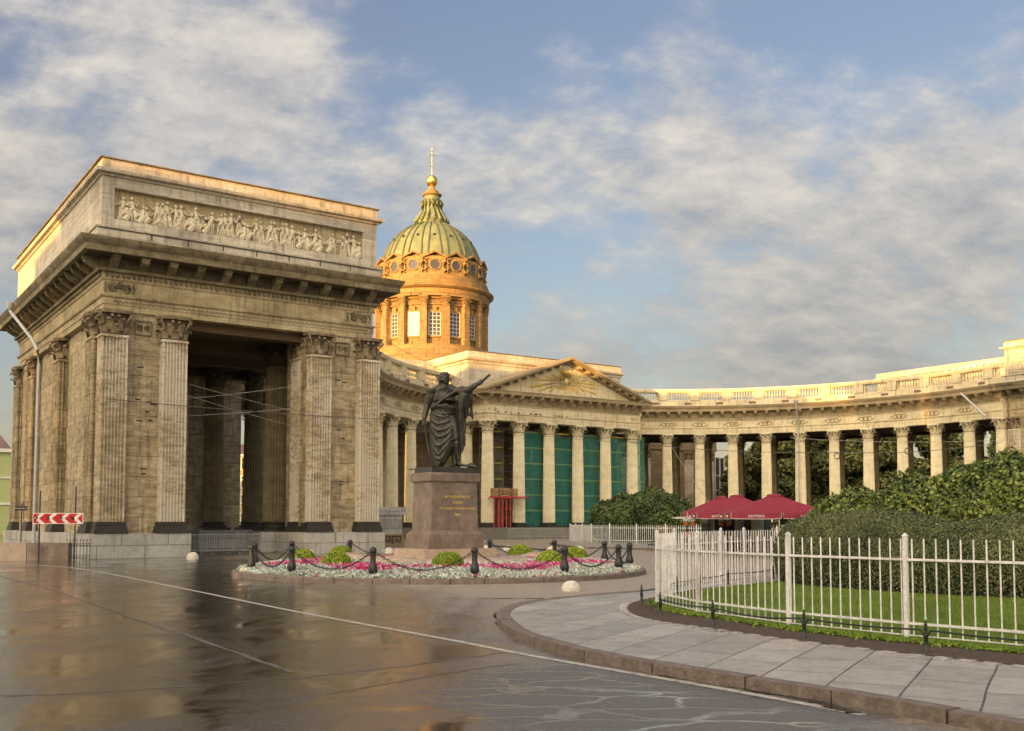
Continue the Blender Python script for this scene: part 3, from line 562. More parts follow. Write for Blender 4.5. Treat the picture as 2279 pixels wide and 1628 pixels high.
# ---- end pavilion builder: mir maps the left pavilion onto the right one
def pavilion(left=True):
    if left: T=None; px=lambda u:u; dv=0
    else: T=Matrix(((-1,0,0,-9.3),(0,1,0,-21.7),(0,0,1,0),(0,0,0,1))); px=lambda u:-9.3-u; dv=-21.7
    u0,u1,v0,v1=-57.8,-41.8,-11.5,13.7
    body=MB(T)
    # piers and screens (slightly inside the pilasters)
    body.box(-57.35,-53.2,-11.05,-8.3,ZB,12.72); body.box(-46.3,-42.2,-11.05,-8.3,ZB,12.72)
    body.box(-57.35,-53.2,10.7,13.3,ZB,12.72); body.box(-46.3,-42.2,10.7,13.3,ZB,12.72)
    body.box(-57.13,-56.2,-8.3,10.7,ZB,12.72)
    body.build('pier',M['travertine'],P0:=MB(T).box(-57.3,-42.3,-11,13.2,16.3,16.95).build('pavilion',M['attic'],CA))
    pl=MB(T)
    pl.box(-57.95,-52.9,-11.72,-7.6,0,ZB); pl.box(-46.6,-41.5,-11.72,-7.6,0,ZB); pl.box(-58.05,-55.6,-7.6,9.8,0,ZB-.01); pl.box(-58.0,-52.9,9.8,14.1,0,ZB); pl.box(-46.6,-41.5,9.8,14.1,0,ZB)
    for v in (-5.6,5.9): pl.box(-47.2,-41.6,v-1.2,v+1.2,0,ZB-.005)
    pl.build('plinth',M['plinth'],P0)
    mb=MB(T); mb.box(-56.2,-42.3,-10.8,12.9,12.74,13.2); 
    for i in range(5): mb.box(-56.2,-42.3,-10.5+i*5.7,-9.7+i*5.7,12.2,12.74)
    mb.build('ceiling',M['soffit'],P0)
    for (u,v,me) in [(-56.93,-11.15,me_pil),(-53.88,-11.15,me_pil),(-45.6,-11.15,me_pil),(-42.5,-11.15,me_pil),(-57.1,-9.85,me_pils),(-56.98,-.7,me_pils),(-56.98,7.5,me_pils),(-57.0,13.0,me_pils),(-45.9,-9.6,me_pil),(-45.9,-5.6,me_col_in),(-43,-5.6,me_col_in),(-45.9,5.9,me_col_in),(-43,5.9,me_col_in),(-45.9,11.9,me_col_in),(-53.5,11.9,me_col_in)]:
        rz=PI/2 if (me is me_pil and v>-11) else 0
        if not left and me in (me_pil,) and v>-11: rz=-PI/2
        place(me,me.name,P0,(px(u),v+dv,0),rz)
    if not left:
        for u,v in ((-42.5,12.9),(-42.35,8.9)): place(me_pil,'pilaster',P0,(px(u),v+dv,0),PI/2)
        MB(T).box(-43.2,-42.35,7.2,12.9,ZB,12.7).build('wall',M['travertine'],P0)
    mb=MB(T); rect_sweep(mb,u0+.35,u1-.35,v0+.35,v1-.35,entab_profile()[:11]+[(-.3,14.7)]); mb.build('entablature',M['entab'],P0)
    mb=MB(T); rect_sweep(mb,u0+.35,u1-.35,v0+.35,v1-.35,[(.0,14.66),(.30,14.66),(.34,14.74),(.34,14.80),(.20,14.84),(.20,15.38),(1.22,15.42),(1.22,15.74),(1.28,15.80),(1.42,16.02),(1.44,16.14),(-.3,16.30)])
    # egg and dart band
    a,b,c,d=u0+.35,u1-.35,v0+.35,v1-.35
    for i in range(int((b-a)/.27)): x=a+.13+i*.27; mb.ball((x,c-.13,14.52),(.10,.10,.14),6,4)
    for i in range(int((d-c)/.27)): y=c+.13+i*.27; mb.ball(((a-.13),y,14.52),(.10,.10,.14),6,4); 
    for i in range(int((d-c)/.27)) if not left else []: y=c+.13+i*.27; mb.ball(((b+.13),y,14.52),(.10,.10,.14),6,4)
    mb.build('cornice',M['cornice'],P0)
    mb=MB(T); mb.sweep([(.205,14.86),(.215,14.86),(.215,15.38),(1.0,15.41),(1.0,15.425),(.205,15.425)],[(a,c),(b,c),(b,d),(a,d)],closed=True); mb.build('soffit',M['capbell'],P0)  # near-black lining paints the shade behind the modillions
    n=11
    mb=MB(T)
    for i in range(n): modillion(mb,TR(a+.4+(b-a-.8)*i/(n-1),c-.2,15.40))
    n=18
    for i in range(n):
        y=c+.4+(d-c-.8)*i/(n-1); modillion(mb,TR(a-.2,y,15.40)@RZ(-PI/2)); modillion(mb,TR(b+.2,y,15.40)@RZ(PI/2))
    mb.build('modillions',M['cornice'],P0)
    # scroll ornaments on the frieze corners, little panels between pilaster capitals
    mb=MB(T)
    for x,s in ((u0+1.15,1),(u1-1.25,-1)):
        Mx=TR(x,c-.01,13.9); scroll(mb,(-.35,0),.26,Mx,sgn=s); scroll(mb,(.33,-.03),.24,Mx,sgn=-s); scroll(mb,(0,.12),.17,Mx,sgn=1)
        for q in (-.7,.66): mb.tube([(q,-.03,-.25),(q*1.08,-.05,0),(q,-.03,.25)],.05,5,M=Mx)
    for x in (-55.4,-44.05):
        Mx=TR(x,-11.07,11.95); mb.sweep([(0,0),(.05,0),(.05,.04),(0,.04)],[(0,0)]*0+[(-.45,0),(.45,0)],M=Mx) if 0 else None
        for q in (-.42,.42): mb.box(q-.03,q+.03,-.06,.02,-.33,.33,Mx)
        for q in (-.36,.36): mb.box(-.42,.42,-.06,.02,q-.03,q+.03,Mx)
        for q in (-.2,.2): scroll(mb,(q,0),.17,Mx,sgn=1 if q>0 else -1,th=.03)
    for i in range(58): x=a+.6+i*.25; mb.tube([(x-.11,c-.05,13.12),(x,c-.06,13.24),(x+.11,c-.05,13.12)],.022,4)
    mb.build('frieze_ornament',M['cornice'],P0)
    # attic
    at=MB(T); A0,A1,B0,B1=u0+.15,u1-.15,v0+.3,v1-.1
    at.box(A0,A1,B0+.30,B1,16.9,20.56)
    # front face with the sunk panel
    x0,x1=A0+.62,A1-.9; at.box(A0,x0,B0,B0+.30,16.9,20.56); at.box(x1,A1,B0,B0+.30,16.9,20.56); at.box(x0,x1,B0,B0+.3,16.9,17.46); at.box(x0,x1,B0,B0+.3,19.08,20.56)
    at.build('attic',M['attic'],P0)
    mb=MB(T); mb.box(A0-.25,A1+.25,B0-.25,B1+.25,16.26,16.86); mb.sweep([(0,16.86),(.32,16.88),(.34,16.96),(0,17.02)],[(A0,B0),(A1,B0),(A1,B1),(A0,B1)],closed=True); mb.build('attic_base',M['attic'],P0)
    mb=MB(T); mb.sweep([(0,19.62),(.08,19.66),(.12,19.76),(.30,19.80),(.36,19.93),(.36,19.97),(.03,20.02),(.03,20.46),(-.3,20.46),(-.3,19.62)],[(A0,B0),(A1,B0),(A1,B1),(A0,B1)],closed=True)
    for yy in ((B0+.0,),): mb.sweep([(-.0,19.08),(.05,19.08),(.05,19.16),(0,19.16)],[(x0-.05,B0),(x1+.05,B0)])
    mb.box(A0-.008,A0+.05,B0+.5,B1-.5,19.0,19.05); mb.build('attic_moulding',M['attic'],P0)
    mb=MB(T); mb.sweep([(-.2,20.565),(.14,20.565),(.14,20.62),(-.2,20.66)],[(A0,B0),(A1,B0),(A1,B1),(A0,B1)],closed=True); mb.box(A0+.1,A1-.1,B0+.1,B1-.1,20.55,20.63); mb.build('roof',M['cornice'],P0)
    MB(T).box(x0,x1,B0+.27,B0+.31,17.46,19.08).build('relief_ground',M['entab'],P0)
    mb=MB(T); relief_panel(mb,x0+.25,x1-.2,17.5,1.42,TR(0,B0+.30,0),30); mb.build('relief_frieze',M['relief'],P0)
    if not left:
        mb=MB(T); 
        for q in (17.3,19.1): mb.box(A1,A1+.10,7.5,12.9,q,q+.1)
        for q in (7.5,12.85): mb.box(A1,A1+.10,q,q+.1,17.3,19.2)
        relief_panel(mb,-12.6,-7.8,17.5,1.4,TR(A1,0,0)@RZ(PI/2)@TR(0,0,0)@Matrix.Diagonal((-1,1,1,1)),10); mb.build('relief_frieze',M['relief'],P0)
    if left:
        mb=MB(); 
        for i in range(7): x=-55.2+i*1.9; mb.box(x,x+.05,-11.48,-11.43,16.55,16.85)
        mb.box(-57.8,-41.9,-11.52,-11.49,16.84,16.87)
        mb.build('lightning_rail',M['iron'],P0)
        # drain pipe
        pts=[(-59.25,6.0,15.55),(-59.2,6.0,15.3),(-58.5,2.2,13.0),(-58.35,1.2,12.2),(-58.3,1.0,11.2),(-58.3,1.0,1.35),(-58.3,1.0,.2)]
        dp=MB(); dp.tube(pts,.10,8); dp.lathe([(.10,-.2),(.22,.1),(.22,.25)],10,(-59.25,6.0,15.6))
        for z in (3,5,7,9): dp.lathe([(.11,-.03),(.125,-.03),(.125,.03),(.11,.03)],8,(-58.3,1.0,z))
        dp.build('drain_pipe',M['galv'],P0)
        # holes and iron cramps in the pier masonry
        h=MB()
        for u,z in [(-55.5,9.9),(-55.0,8.1),(-54.8,8.0),(-55.6,8.2),(-55.1,7.6),(-55.5,7.1),(-54.95,7.15),(-55.25,4.6),(-55.22,4.35),(-44.3,10.1),(-43.9,10.0),(-44.2,7.2),(-43.95,6.7),(-44.0,4.2),(-44.05,4.0)]:
            h.cbox((u,-11.06,z),(.14*RND.uniform(.6,1.3),.02,.035))
        h.build('masonry_hole',M['base'],P0)
    return P0
pavilion(True); pavilion(False)
# ---- colonnades
def colonnade(s):
    # s=+1 right wing, -1 left wing
    a0,a1=(R(16.5),R(103.6)) if s>0 else (R(-17),R(-64))
    if s<0: a0,a1=a1,a0
    n=48; P0=MB().ring([(33.3,0),(33.3,1.2),(47.4,1.2),(47.4,0)],a0,a1,n).build('colonnade',M['steps'],CA)
    E=entab_profile(); inn=[(33.4-o,z) for o,z in E]; 
    lo=[(33.4,12.70)]+inn[1:11]+[(33.7,14.68)]
    MB().ring(inn[:11]+[(33.9,14.68),(34.4,14.68),(34.4,12.70)],a0,a1,n).build('entablature',M['cream2'],P0)
    MB().ring([(33.3,14.67),(33.24,14.72),(33.24,15.38),(32.45,15.42),(32.45,15.74),(32.38,15.8),(32.28,16.0),(32.26,16.1),(33.3,16.22),(34.4,16.22),(34.4,14.67)],a0,a1,n).build('cornice',M['creamdark'],P0)
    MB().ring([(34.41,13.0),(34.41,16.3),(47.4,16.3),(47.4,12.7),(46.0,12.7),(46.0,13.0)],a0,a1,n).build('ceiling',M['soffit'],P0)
    mb=MB(); st=R(1.75*1.33)
    k=int((a1-a0)/st)
    for i in range(k):
        a=a0+st*(i+.5); mb_M=TR(33.24*math.sin(a),33.24*math.cos(a),15.41)@RZ(-a); modillion(mb,mb_M,.9)
    for i in range(int((a1-a0)*33.3/.22)):
        a=a0+.22/33.3*i; mb.box(-.06,.06,-.10,0,14.40,14.64,TR(33.3*math.sin(a),33.3*math.cos(a),0)@RZ(-a))
    mb.build('modillions',M['creamdark'],P0)
    # columns in four rows, the inner ones in shade-darkened stone
    base=20.34 if s>0 else 22.9
    for row,r in enumerate((34.0,38.2,42.4,46.6)):
        for i in range(15):
            t=base+6.83*i if s<0 else (base+6.83*i,29.75+6.25*i,25.8+5.7*i,21.9+5.35*i)[row]
            if s<0 and row>1: t=t+2.35
            if R(t)>abs(a1 if s>0 else a0)-R(1.2): continue
            if t<24 and row==0: continue
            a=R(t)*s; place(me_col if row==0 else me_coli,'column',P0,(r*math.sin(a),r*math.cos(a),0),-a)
    # wreath ornaments above the columns
    mb=MB()
    for q in (-.46,0,.46): mb.tube([(q+.30*math.cos(w),-.03,13.86+.24*math.sin(w)) for w in [2*PI*j/12 for j in range(12)]],.05,4,closed=True)
    for q in (-.95,.95): mb.tube([(q-.16,-.02,13.65),(q,-.04,13.84),(q+.16,-.02,13.95)],.04,4)
    wm=mb.mesh('frieze_wreath',M['creamdark'])
    for i in range(12):
        t=base+6.83*i
        if a0<R(t)*s<a1: a=R(t)*s; place(wm,'frieze_wreath',P0,(33.4*math.sin(a),33.4*math.cos(a),0),-a)
    # balustrade
    mb=MB(); mb.ring([(33.0,16.2),(33.0,16.84),(33.05,16.9),(33.6,16.9),(33.6,16.2)],a0,a1,n); mb.ring([(32.92,17.86),(32.86,18.0),(32.86,18.2),(32.95,18.3),(33.65,18.3),(33.7,18.1),(33.65,17.86)],a0,a1,n)
    st=R(6.83)
    for i in range(13):
        c=R(base+6.83*i-1.1)*s
        if not (a0-.05<c<a1+.05): continue
        w=.55/33.3; 
        if c-w>a0 and c+w<a1: mb.ring([(32.93,16.9),(32.93,17.86),(33.66,17.86),(33.66,16.9)],c-w,c+w,2)
        g0=c+w*1.25; g1=c+st-w*1.25
        if s<0: g0,g1=c-st+w*1.25,c-w*1.25
        for e in (g0,g1): 
            if a0<e<a1: mb.ring([(33.1,16.9),(33.1,17.86),(33.45,17.86),(33.45,16.9)],e-.0022,e+.0022,1)
        for j in range(8):
            a=g0+(g1-g0)*(j+.5)/8
            if a0<a<a1: mb.lathe([(.10,0),(.10,.06),(.05,.10),(.05,.16),(.12,.34),(.11,.44),(.05,.66),(.045,.74),(.09,.80),(.09,.96)],8,(33.3*math.sin(a),33.3*math.cos(a),16.9))
    mb.build('balustrade',M['cream2'],P0)
    vm=MB().box(-.42,.42,-.02,.1,16.34,16.62).mesh('vent_slot',M['roofm'])
    for i in range(13):
        a=R(base+6.83*(i+.62))*s
        if a0<a<a1: place(vm,'vent_slot',P0,(33.0*math.sin(a),33.0*math.cos(a),0),-a)
    if s>0:
        for t,short in ((61.3,False),(96.5,True)):
            a=R(t); r=32.75; c=lambda rr,z,aa=a:(rr*math.sin(aa),rr*math.cos(aa),z)
            dp=MB()
            if not short: dp.tube([c(31.95,16.1),c(31.95,15.6),c(33.1,13.4),c(33.1,1.3)],.10,7); dp.lathe([(.1,0),(.3,.25),(.3,.4)],8,c(31.95,16.0))
            else: dp.tube([c(31.95,15.9),c(31.95,15.6),c(32.9,12.9,R(100.5))],.12,7)
            dp.build('drain_pipe',M['galv'],P0)
    return P0
CW=colonnade(1); CL=colonnade(-1)
# pavilion-like attic roof seen above the right balustrade, with a row of round beam ends
mb=MB(); mb.box(39.5,45,-7,12,16.3,19.4); mb.box(39.2,45.3,-7.3,12.3,19.4,19.55); mb.box(39.35,45.2,-7.2,12.2,19.55,20.1); mb.build('roof_parapet',M['attic'],CW)
me_beam_end=MB().lathe([(0,-.10),(.17,-.10),(.25,.06),(.22,.12),(.0,.14)],14,M=Matrix.Rotation(R(-90),4,'Y')).mesh('beam_end',M['signwhite'])
for v,z in ((3.3,19.03),(2.45,19.15),(1.55,19.24),(.7,19.34),(-.2,19.44),(-1.0,19.52),(-1.85,19.58),(-2.75,19.64),(-3.6,19.69)): place(me_beam_end,'beam_end',CW,(39.0,v,z))
# ---- portico
PO=MB().box(-11.7,12.5,23.7,34,0,1.2).build('portico',M['steps'],CA)
mb=MB()
for i in range(5): mb.box(-11.7-.4*(i+1)-.004*i,12.5+.4*(i+1)+.004*i,23.7-.45*(i+1),23.7-.45*i,0,1.2-.2*(i+1)+.001)
mb.build('steps',M['steps'],PO)
for i in range(6): place(me_colp,'column',PO,(-9.75+4.1*i,25.45,0))
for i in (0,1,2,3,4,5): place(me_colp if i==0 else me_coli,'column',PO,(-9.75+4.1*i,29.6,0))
u0,u1,v0,v1=-10.45,11.5,24.8,33
mb=MB(); E=entab_profile(); rect_sweep(mb,u0,u1,v0,v1,E[:11]+[(-.3,14.68)],-1.3); mb.build('entablature',M['cream2'],PO)
mb=MB(); rect_sweep(mb,u0,u1,v0,v1,[(.1,14.67),(.16,14.72),(.16,15.38),(.98,15.42),(.98,15.74),(1.04,15.82),(-.3,15.90)],-1.3)
for i in range(int((u1-u0)/.22)): mb.box(u0+i*.22,u0+.12+i*.22,v0-.20,v0-.08,14.40,14.64)
for i in range(int((v1-v0)/.22)): mb.box(u0-.20,u0-.08,v0+i*.22,v0+.12+i*.22,14.40,14.64)
mb.build('cornice',M['creamdark'],PO)
mb=MB()
for i in range(17): modillion(mb,TR(u0+.25+(u1-u0-.5)*i/16,v0-.16,15.4),.9)
for i in range(6): modillion(mb,TR(u0-.16,v0+.3+1.37*i,15.4)@RZ(-PI/2),.9)
mb.build('modillions',M['creamdark'],PO)
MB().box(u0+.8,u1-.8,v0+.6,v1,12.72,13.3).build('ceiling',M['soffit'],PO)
uc=(u0+u1)/2; hw=(u1-u0)/2+1.15; zp=15.9; zap=20.25
tri=lambda w,zb,zt,y0,y1:([(uc-w,y0,zb),(uc+w,y0,zb),(uc,y0,zt),(uc-w,y1,zb),(uc+w,y1,zb),(uc,y1,zt)],[(0,1,2),(5,4,3),(0,3,4,1),(1,4,5,2),(2,5,3,0)])
MB().add(*tri(hw-1.2,zp,zap-.75,v0-.02,v0+.5)).build('tympanum',M['cream2'],PO)
mb=MB(); sl=math.atan2(zap-zp,hw); L=math.hypot(hw,zap-zp)
for s in (-1,1):
    Mx=TR(uc+s*hw,0,zp)@Matrix.Rotation(-s*(-sl) if s<0 else -(-sl)*-1*-1,4,'Y') if 0 else None
    d=Vector((-s*math.cos(sl),0,math.sin(sl))); nrm=Vector((s*math.sin(sl),0,math.cos(sl)))
    def rk(a,b,y0,y1,n0,n1,e0=0,e1=0):
        o=Vector((uc+s*hw,0,zp)); vs=[]
        for y in (y0,y1):
            for l,nn in ((a,n0),(b+e0,n0),(b+e1,n1),(a,n1)): q=o+d*l+nrm*nn; vs.append((q.x,y,q.z))
        mb.add(vs,[(0,1,2,3),(7,6,5,4),(0,4,5,1),(1,5,6,2),(2,6,7,3),(3,7,4,0)])
    t=math.tan(sl)
    rk(.0,L,v0-1.15,v1,-.26,-.02,-.26*-t*-1 if 0 else -.26*t*-1*-1 if 0 else -.26*t,-.02*t)
    rk(.5,L,v0-.95,v1,-.42,-.262,-.42*t,-.262*t); rk(1.2,L,v0-.2,v1,-.75,-.422,-.75*t,-.422*t)
mb.build('raking_cornice',M['creamdark'],PO)
mb=MB()
for s in (-1,1):
    d=Vector((-s*math.cos(sl),0,math.sin(sl)))
    for i in range(9):
        o=Vector((uc+s*hw,0,zp))+d*(1.7+i*1.2); Mx=TR(o.x,v0-.2,o.z-.45)@Matrix.Rotation(s*sl,4,'Y'); mb.box(-.2,.2,-.62,0,-.30,0,Mx)
mb.build('modillions',M['creamdark'],PO)
mb=MB(); rr=random.Random(3); n=46   # gilded rays of the tympanum
for i in range(n):
    a=2*PI*(i+.5*rr.random())/n; ca,sa=math.cos(a),math.sin(a)
    lim=min((1.45/abs(sa) if abs(sa)>.05 else 9),6.2 if ca*ca>.5 else 6); up=1.75
    if sa>0: lim=min(up/(sa+abs(ca)*.36),6.2)
    else: lim=min(1.35/max(.01,-sa),5.6)
    l=lim*rr.uniform(.72,1); c=(uc,v0-.03,17.55); x,z=c[0]+ca*l,c[2]+sa*l*.98; w=.045+.03*l
    px_,pz_=-sa*w,ca*w
    mb.add([(c[0]+ca*.3,v0-.10,c[2]+sa*.3),(x-ca*.2+px_,v0-.02,z-sa*.2+pz_),(x-ca*.2-px_,v0-.02,z-sa*.2-pz_),(x,v0-.12,z)],[(0,1,3),(0,3,2),(0,2,1)])
mb.cbox((uc,v0-.12,17.55),(.34,.05,.24)); mb.tube([(uc-.34,v0-.15,17.32),(uc,v0-.15,17.92),(uc+.34,v0-.15,17.32)],.05,4,closed=True)
mb.build('gilded_sunburst',M['goldstone'],PO,smooth=0)
mb=MB()
for x,s in ((u0+.9,1),(u1-.9,-1)):
    Mx=TR(x,v0-.01,13.88); scroll(mb,(-.35,0),.24,Mx,sgn=s); scroll(mb,(.33,0),.24,Mx,sgn=-s)
mb.build('frieze_ornament',M['cream2'],PO)
# back wall of the portico and the blocks behind the wings
NA=MB().box(-11.0,12.0,33.2,60,0,16.0).build('main_block',M['wall'],CA)
MB().box(-16.2,17.2,35.4,75,12,19.2).build('wall',M['attic'],NA)
mb=MB(); mb.box(-10.4,11.5,28.35,46,15.9,19.75); mb.build('wall',M['attic'],NA)
for a,b,c,d in ((-10.4,11.5,28.35,46),):
    mb=MB(); mb.sweep([(0,19.2),(.10,19.25),(.12,19.5),(.34,19.6),(.4,19.8),(.04,19.85),(.04,20.55),(-.6,20.62),(-.6,19.2)],[(a,c),(b,c),(b,d),(a,d)],closed=True); mb.build('attic_moulding',M['attic'],NA)
    mb=MB(); mb.sweep([(-.2,20.6),(.12,20.6),(.12,20.66),(-.2,20.7)],[(a,c),(b,c),(b,d),(a,d)],closed=True); mb.box(a+.2,b-.2,c+.2,d-.2,20.4,20.64); mb.build('roof',M['cornice'],NA)
mb=MB(); mb.sweep([(0,19.15),(.10,19.2),(.3,19.4),(.36,19.6),(.04,19.65),(.04,20.15),(-.6,20.2),(-.6,19.15)],[(-16.2,35.4),(17.2,35.4),(17.2,75),(-16.2,75)],closed=True); mb.box(-16,17,35.6,74.8,19.6,20.1); mb.build('attic_moulding',M['attic'],NA)
mb=MB(); mb.box(-10.45,-10.40,30,34.8,17,19.0); mb.build('wall_panel',M['attic'],NA)
# wing wall with pilasters behind the right colonnade, tall window
mb=MB(); mb.box(12,50.0,50,56,0,14.5); mb.box(12,50.2,49.7,50,12.9,14.5); mb.build('wing_wall',M['wall'],NA)
for u in (31,35,39.4,44,48.6): place(me_pil,'pilaster',NA,(u,49.8,0))
wf=MB().box(50.2,53.4,51.2,51.4,2,12.2).build('window',M['glass'],NA); mb=MB()
for i in range(4): mb.box(50.2+i*1.03,50.34+i*1.03,51.02,51.2,2,12.2)
for z in (2,4.4,6.8,9.2,12.06): mb.box(50.2,53.43,51.05,51.19,z,z+.14)
mb.build('window_frame',M['whiteframe'],wf)
# ---- drum, dome, lantern
DC=(.45,55.0)
DR=MB().lathe([(8.9,19.5),(8.9,22.6),(8.6,22.7),(8.6,23.4),(8.3,23.5),(8.3,24.4),(7.9,24.5),(7.9,24.9),(6.9,25.0),(6.9,31.2)],96,(DC[0],DC[1],0)).build('drum',M['drum'],CA)
MB().lathe([(6.9,30.9),(7.25,30.95),(7.25,31.2),(7.95,31.25),(7.95,31.55),(8.0,31.6),(8.0,32.2),(8.45,32.35),(8.6,32.5),(8.6,32.66),(8.3,32.75),(7.95,32.8),(7.95,33.5),(7.75,33.55),(7.75,34.0),(7.3,34.1),(7.3,34.6)],96,(DC[0],DC[1],0)).build('cornice',M['drum'],DR)
PH0=R(26.6); cd=lambda k:-PI/2-PH0+0 +k*PI/8
me_dp=None
mb=MB(); mb.box(-.45,.45,-.35,.4,24.9,29.9); mb.box(-.55,.55,-.45,.4,24.4,24.9); mb.k=0; S=Matrix.Diagonal((1,.8,1,1)); capital(mb,.44,29.9,1.3,.75,S); me_dp=mb.mesh('pilaster',[M['drum'],M['drum']])
fr=MB(); fr.box(-.86,.86,-.10,.2,26.0,29.3)
me_wf=MB(); 
for x in (-.78,.72): me_wf.box(x,x+.07,-.16,-.06,26.1,29.2)
for x in (-.28,.22,): me_wf.box(x-.0,x+.06,-.15,-.06,26.1,29.2)
for i in range(7): me_wf.box(-.72,.72,-.145,-.06,26.1+i*.51,26.16+i*.51)
me_wf=me_wf.mesh('window_frame',M['whiteframe'])
g=MB(); g.box(-.75,.75,-.11,.1,26.1,29.25); me_gl=g.mesh('window',M['glass']); g2=MB(); g2.box(-.80,.80,-.18,.1,26.05,29.25); me_bd=g2.mesh('window',M['board'])
sur=MB(); sur.sweep([(0,-.25),(.12,-.25),(.12,.0),(0,.0)],[(-.8,0),(.8,0)]) if 0 else None
for x0,x1,z0,z1 in ((-1.0,-.8,25.95,29.4),(.8,1.0,25.95,29.4),(-1.0,1.0,29.25,29.45),(-1.05,1.05,25.85,26.05),(-1.25,1.25,30.2,30.35)): sur.box(x0,x1,-.24,.1,z0,z1)
sur.box(-.22,.22,-.34,.1,29.4,29.95); sur.box(-1.2,1.2,-.12,.1,30.4,30.85); me_su=sur.mesh('window_surround',M['drum'])
dm=MB()   # dormer: pedimented aedicule with a round window
dm.box(-1.25,1.25,-.1,1.5,-1.15,1.15); dm.add([(-1.6,-.45,.85),(1.6,-.45,.85),(0,-.45,1.6),(-1.6,1.8,.85),(1.6,1.8,.85),(0,1.8,1.6),(-1.6,-.45,1.05),(1.6,-.45,1.05),(0,-.45,1.85),(-1.6,1.8,1.05),(1.6,1.8,1.05),(0,1.8,1.85)],[(0,2,8,6),(2,1,7,8),(0,6,9,3),(1,4,10,7),(6,8,11,9),(8,7,10,11),(0,3,5,2),(2,5,4,1)])
dm.lathe([(.62,-.1),(.78,-.1),(.82,.1),(.76,.14),(.62,.14),(.62,-.1)],24,(0,0,0),M=TR(0,-.12,0)@Matrix.Rotation(PI/2,4,'X'))
for s in (-1,1):
    dm.tube([(s*1.12,-.12,.75),(s*1.32,-.24,.5),(s*1.12,-.2,.1),(s*1.05,-.2,-.4),(s*1.38,-.22,-.8),(s*1.12,-.15,-1.0)],[.16,.18,.13,.13,.2,.14],7); dm.box(s*1.15-.25,s*1.15+.25,-.3,.3,.72,.88)
me_dm=dm.mesh('dormer',M['drum']); dg_=MB(); dg_.lathe([(0,.02),(.62,.02)],24,M=TR(0,-.14,0)@Matrix.Rotation(PI/2,4,'X')); dg_.box(-.62,.62,-.17,-.14,-.03,.03); dg_.box(-.03,.03,-.17,-.14,-.62,.62); me_dg=dg_.mesh('round_window',M['glass'])
prof=[(7.05,34.2),(7.08,35.2)]+[(7.05*math.cos(t),35.0+8.0*math.sin(t)) for t in [R(3+i*4.6) for i in range(17)]]
DO=MB().lathe(prof,96,(DC[0],DC[1],0)).build('dome',M['copper'],CA)
mb=MB()
for k in range(16):
    for off in (-.075,.075) :
        a=cd(k)+PI/16+off*1.1; pts=[]
        for t in [R(2+i*5.5) for i in range(15)]:
            if t>R(76): break
            r=7.1*math.cos(t); aa=cd(k)+PI/16+off*(.7+.6*math.sin(t)); pts.append((DC[0]+r*math.cos(aa),DC[1]+r*math.sin(aa),35.0+8.05*math.sin(t)))
        mb.tube(pts,[.13*(1-.5*i/len(pts)) for i in range(len(pts))],6)
mb.build('dome_rib',M['copperdark'],DO)
mb=MB()
for k in range(16):
    a=cd(k); t=R(38); r=7.05*math.cos(t); mb.ball((DC[0]+(r+.1)*math.cos(a),DC[1]+(r+.1)*math.sin(a),35+8*math.sin(t)),(.2,.2,.17),7,5)
mb.build('dome_vent',M['iron'],DO)
for k in range(16):
    a=cd(k); rz=a+PI/2
    for me,r in ((me_su,6.9),): place(me,'window_surround',DR,(DC[0]+r*math.cos(a),DC[1]+r*math.sin(a),0),rz)
    bd=(k==15); w=place(me_bd if bd else me_gl,'window',DR,(DC[0]+6.86*math.cos(a),DC[1]+6.86*math.sin(a),0),rz)
    if not bd: place(me_wf,'window_frame',DR,(DC[0]+6.86*math.cos(a),DC[1]+6.86*math.sin(a),0),rz)
    else: tag(w,'boarded over pale window of the drum')
    b=a+PI/16; place(me_dp,'pilaster',DR,(DC[0]+7.45*math.cos(b),DC[1]+7.45*math.sin(b),0),b+PI/2)
    q=(DC[0]+7.15*math.cos(a),DC[1]+7.15*math.sin(a),35.45); place(me_dm,'dormer',DO,q,rz); place(me_dg,'round_window',DO,q,rz)
LN=MB().lathe([(2.55,42.2),(2.5,42.5),(2.2,42.75),(2.15,43.1),(1.6,43.8),(1.3,44.6),(1.2,45.6),(1.35,45.9),(1.4,46.1),(1.15,46.25),(1.12,46.7)],32,(DC[0],DC[1],0)).build('lantern',M['copper'],CA)
mb=MB()
for k in range(16):
    a=k*PI/8; c,s=math.cos(a),math.sin(a); mb.tube([(DC[0]+r*c,DC[1]+r*s,z) for r,z in ((2.3,42.6),(2.35,43.1),(1.85,43.9),(1.45,44.6),(1.35,45.3),(1.55,45.7),(1.4,45.95))],[.16,.22,.17,.13,.12,.16,.13],6)
mb.build('scroll_bracket',M['copper'],LN)
MB().lathe([(.95,46.2),(.95,46.7),(1.32,46.85),(1.38,47.0),(1.0,47.15),(.9,47.5),(.55,47.75),(.42,48.0),(.38,48.2)],28,(DC[0],DC[1],0)).build('lantern_cap',M['drum'],LN)
mb=MB(); mb.ball((DC[0],DC[1],48.95),.82,20,14); mb.build('gilded_ball',M['gold'],LN)
mb=MB(); mb.tube([(DC[0],DC[1],49.6),(DC[0],DC[1],53.7)],.06,6); mb.box(DC[0]-.48,DC[0]+.48,DC[1]-.05,DC[1]+.05,52.6,52.71); mb.box(DC[0]-.2,DC[0]+.2,DC[1]-.05,DC[1]+.05,53.15,53.24); mb.box(-.26,.26,-.05,.05,-.05,.05,TR(DC[0],DC[1],51.0)@Matrix.Rotation(.5,4,'Y'))
mb.build('cross',M['gold'],LN)
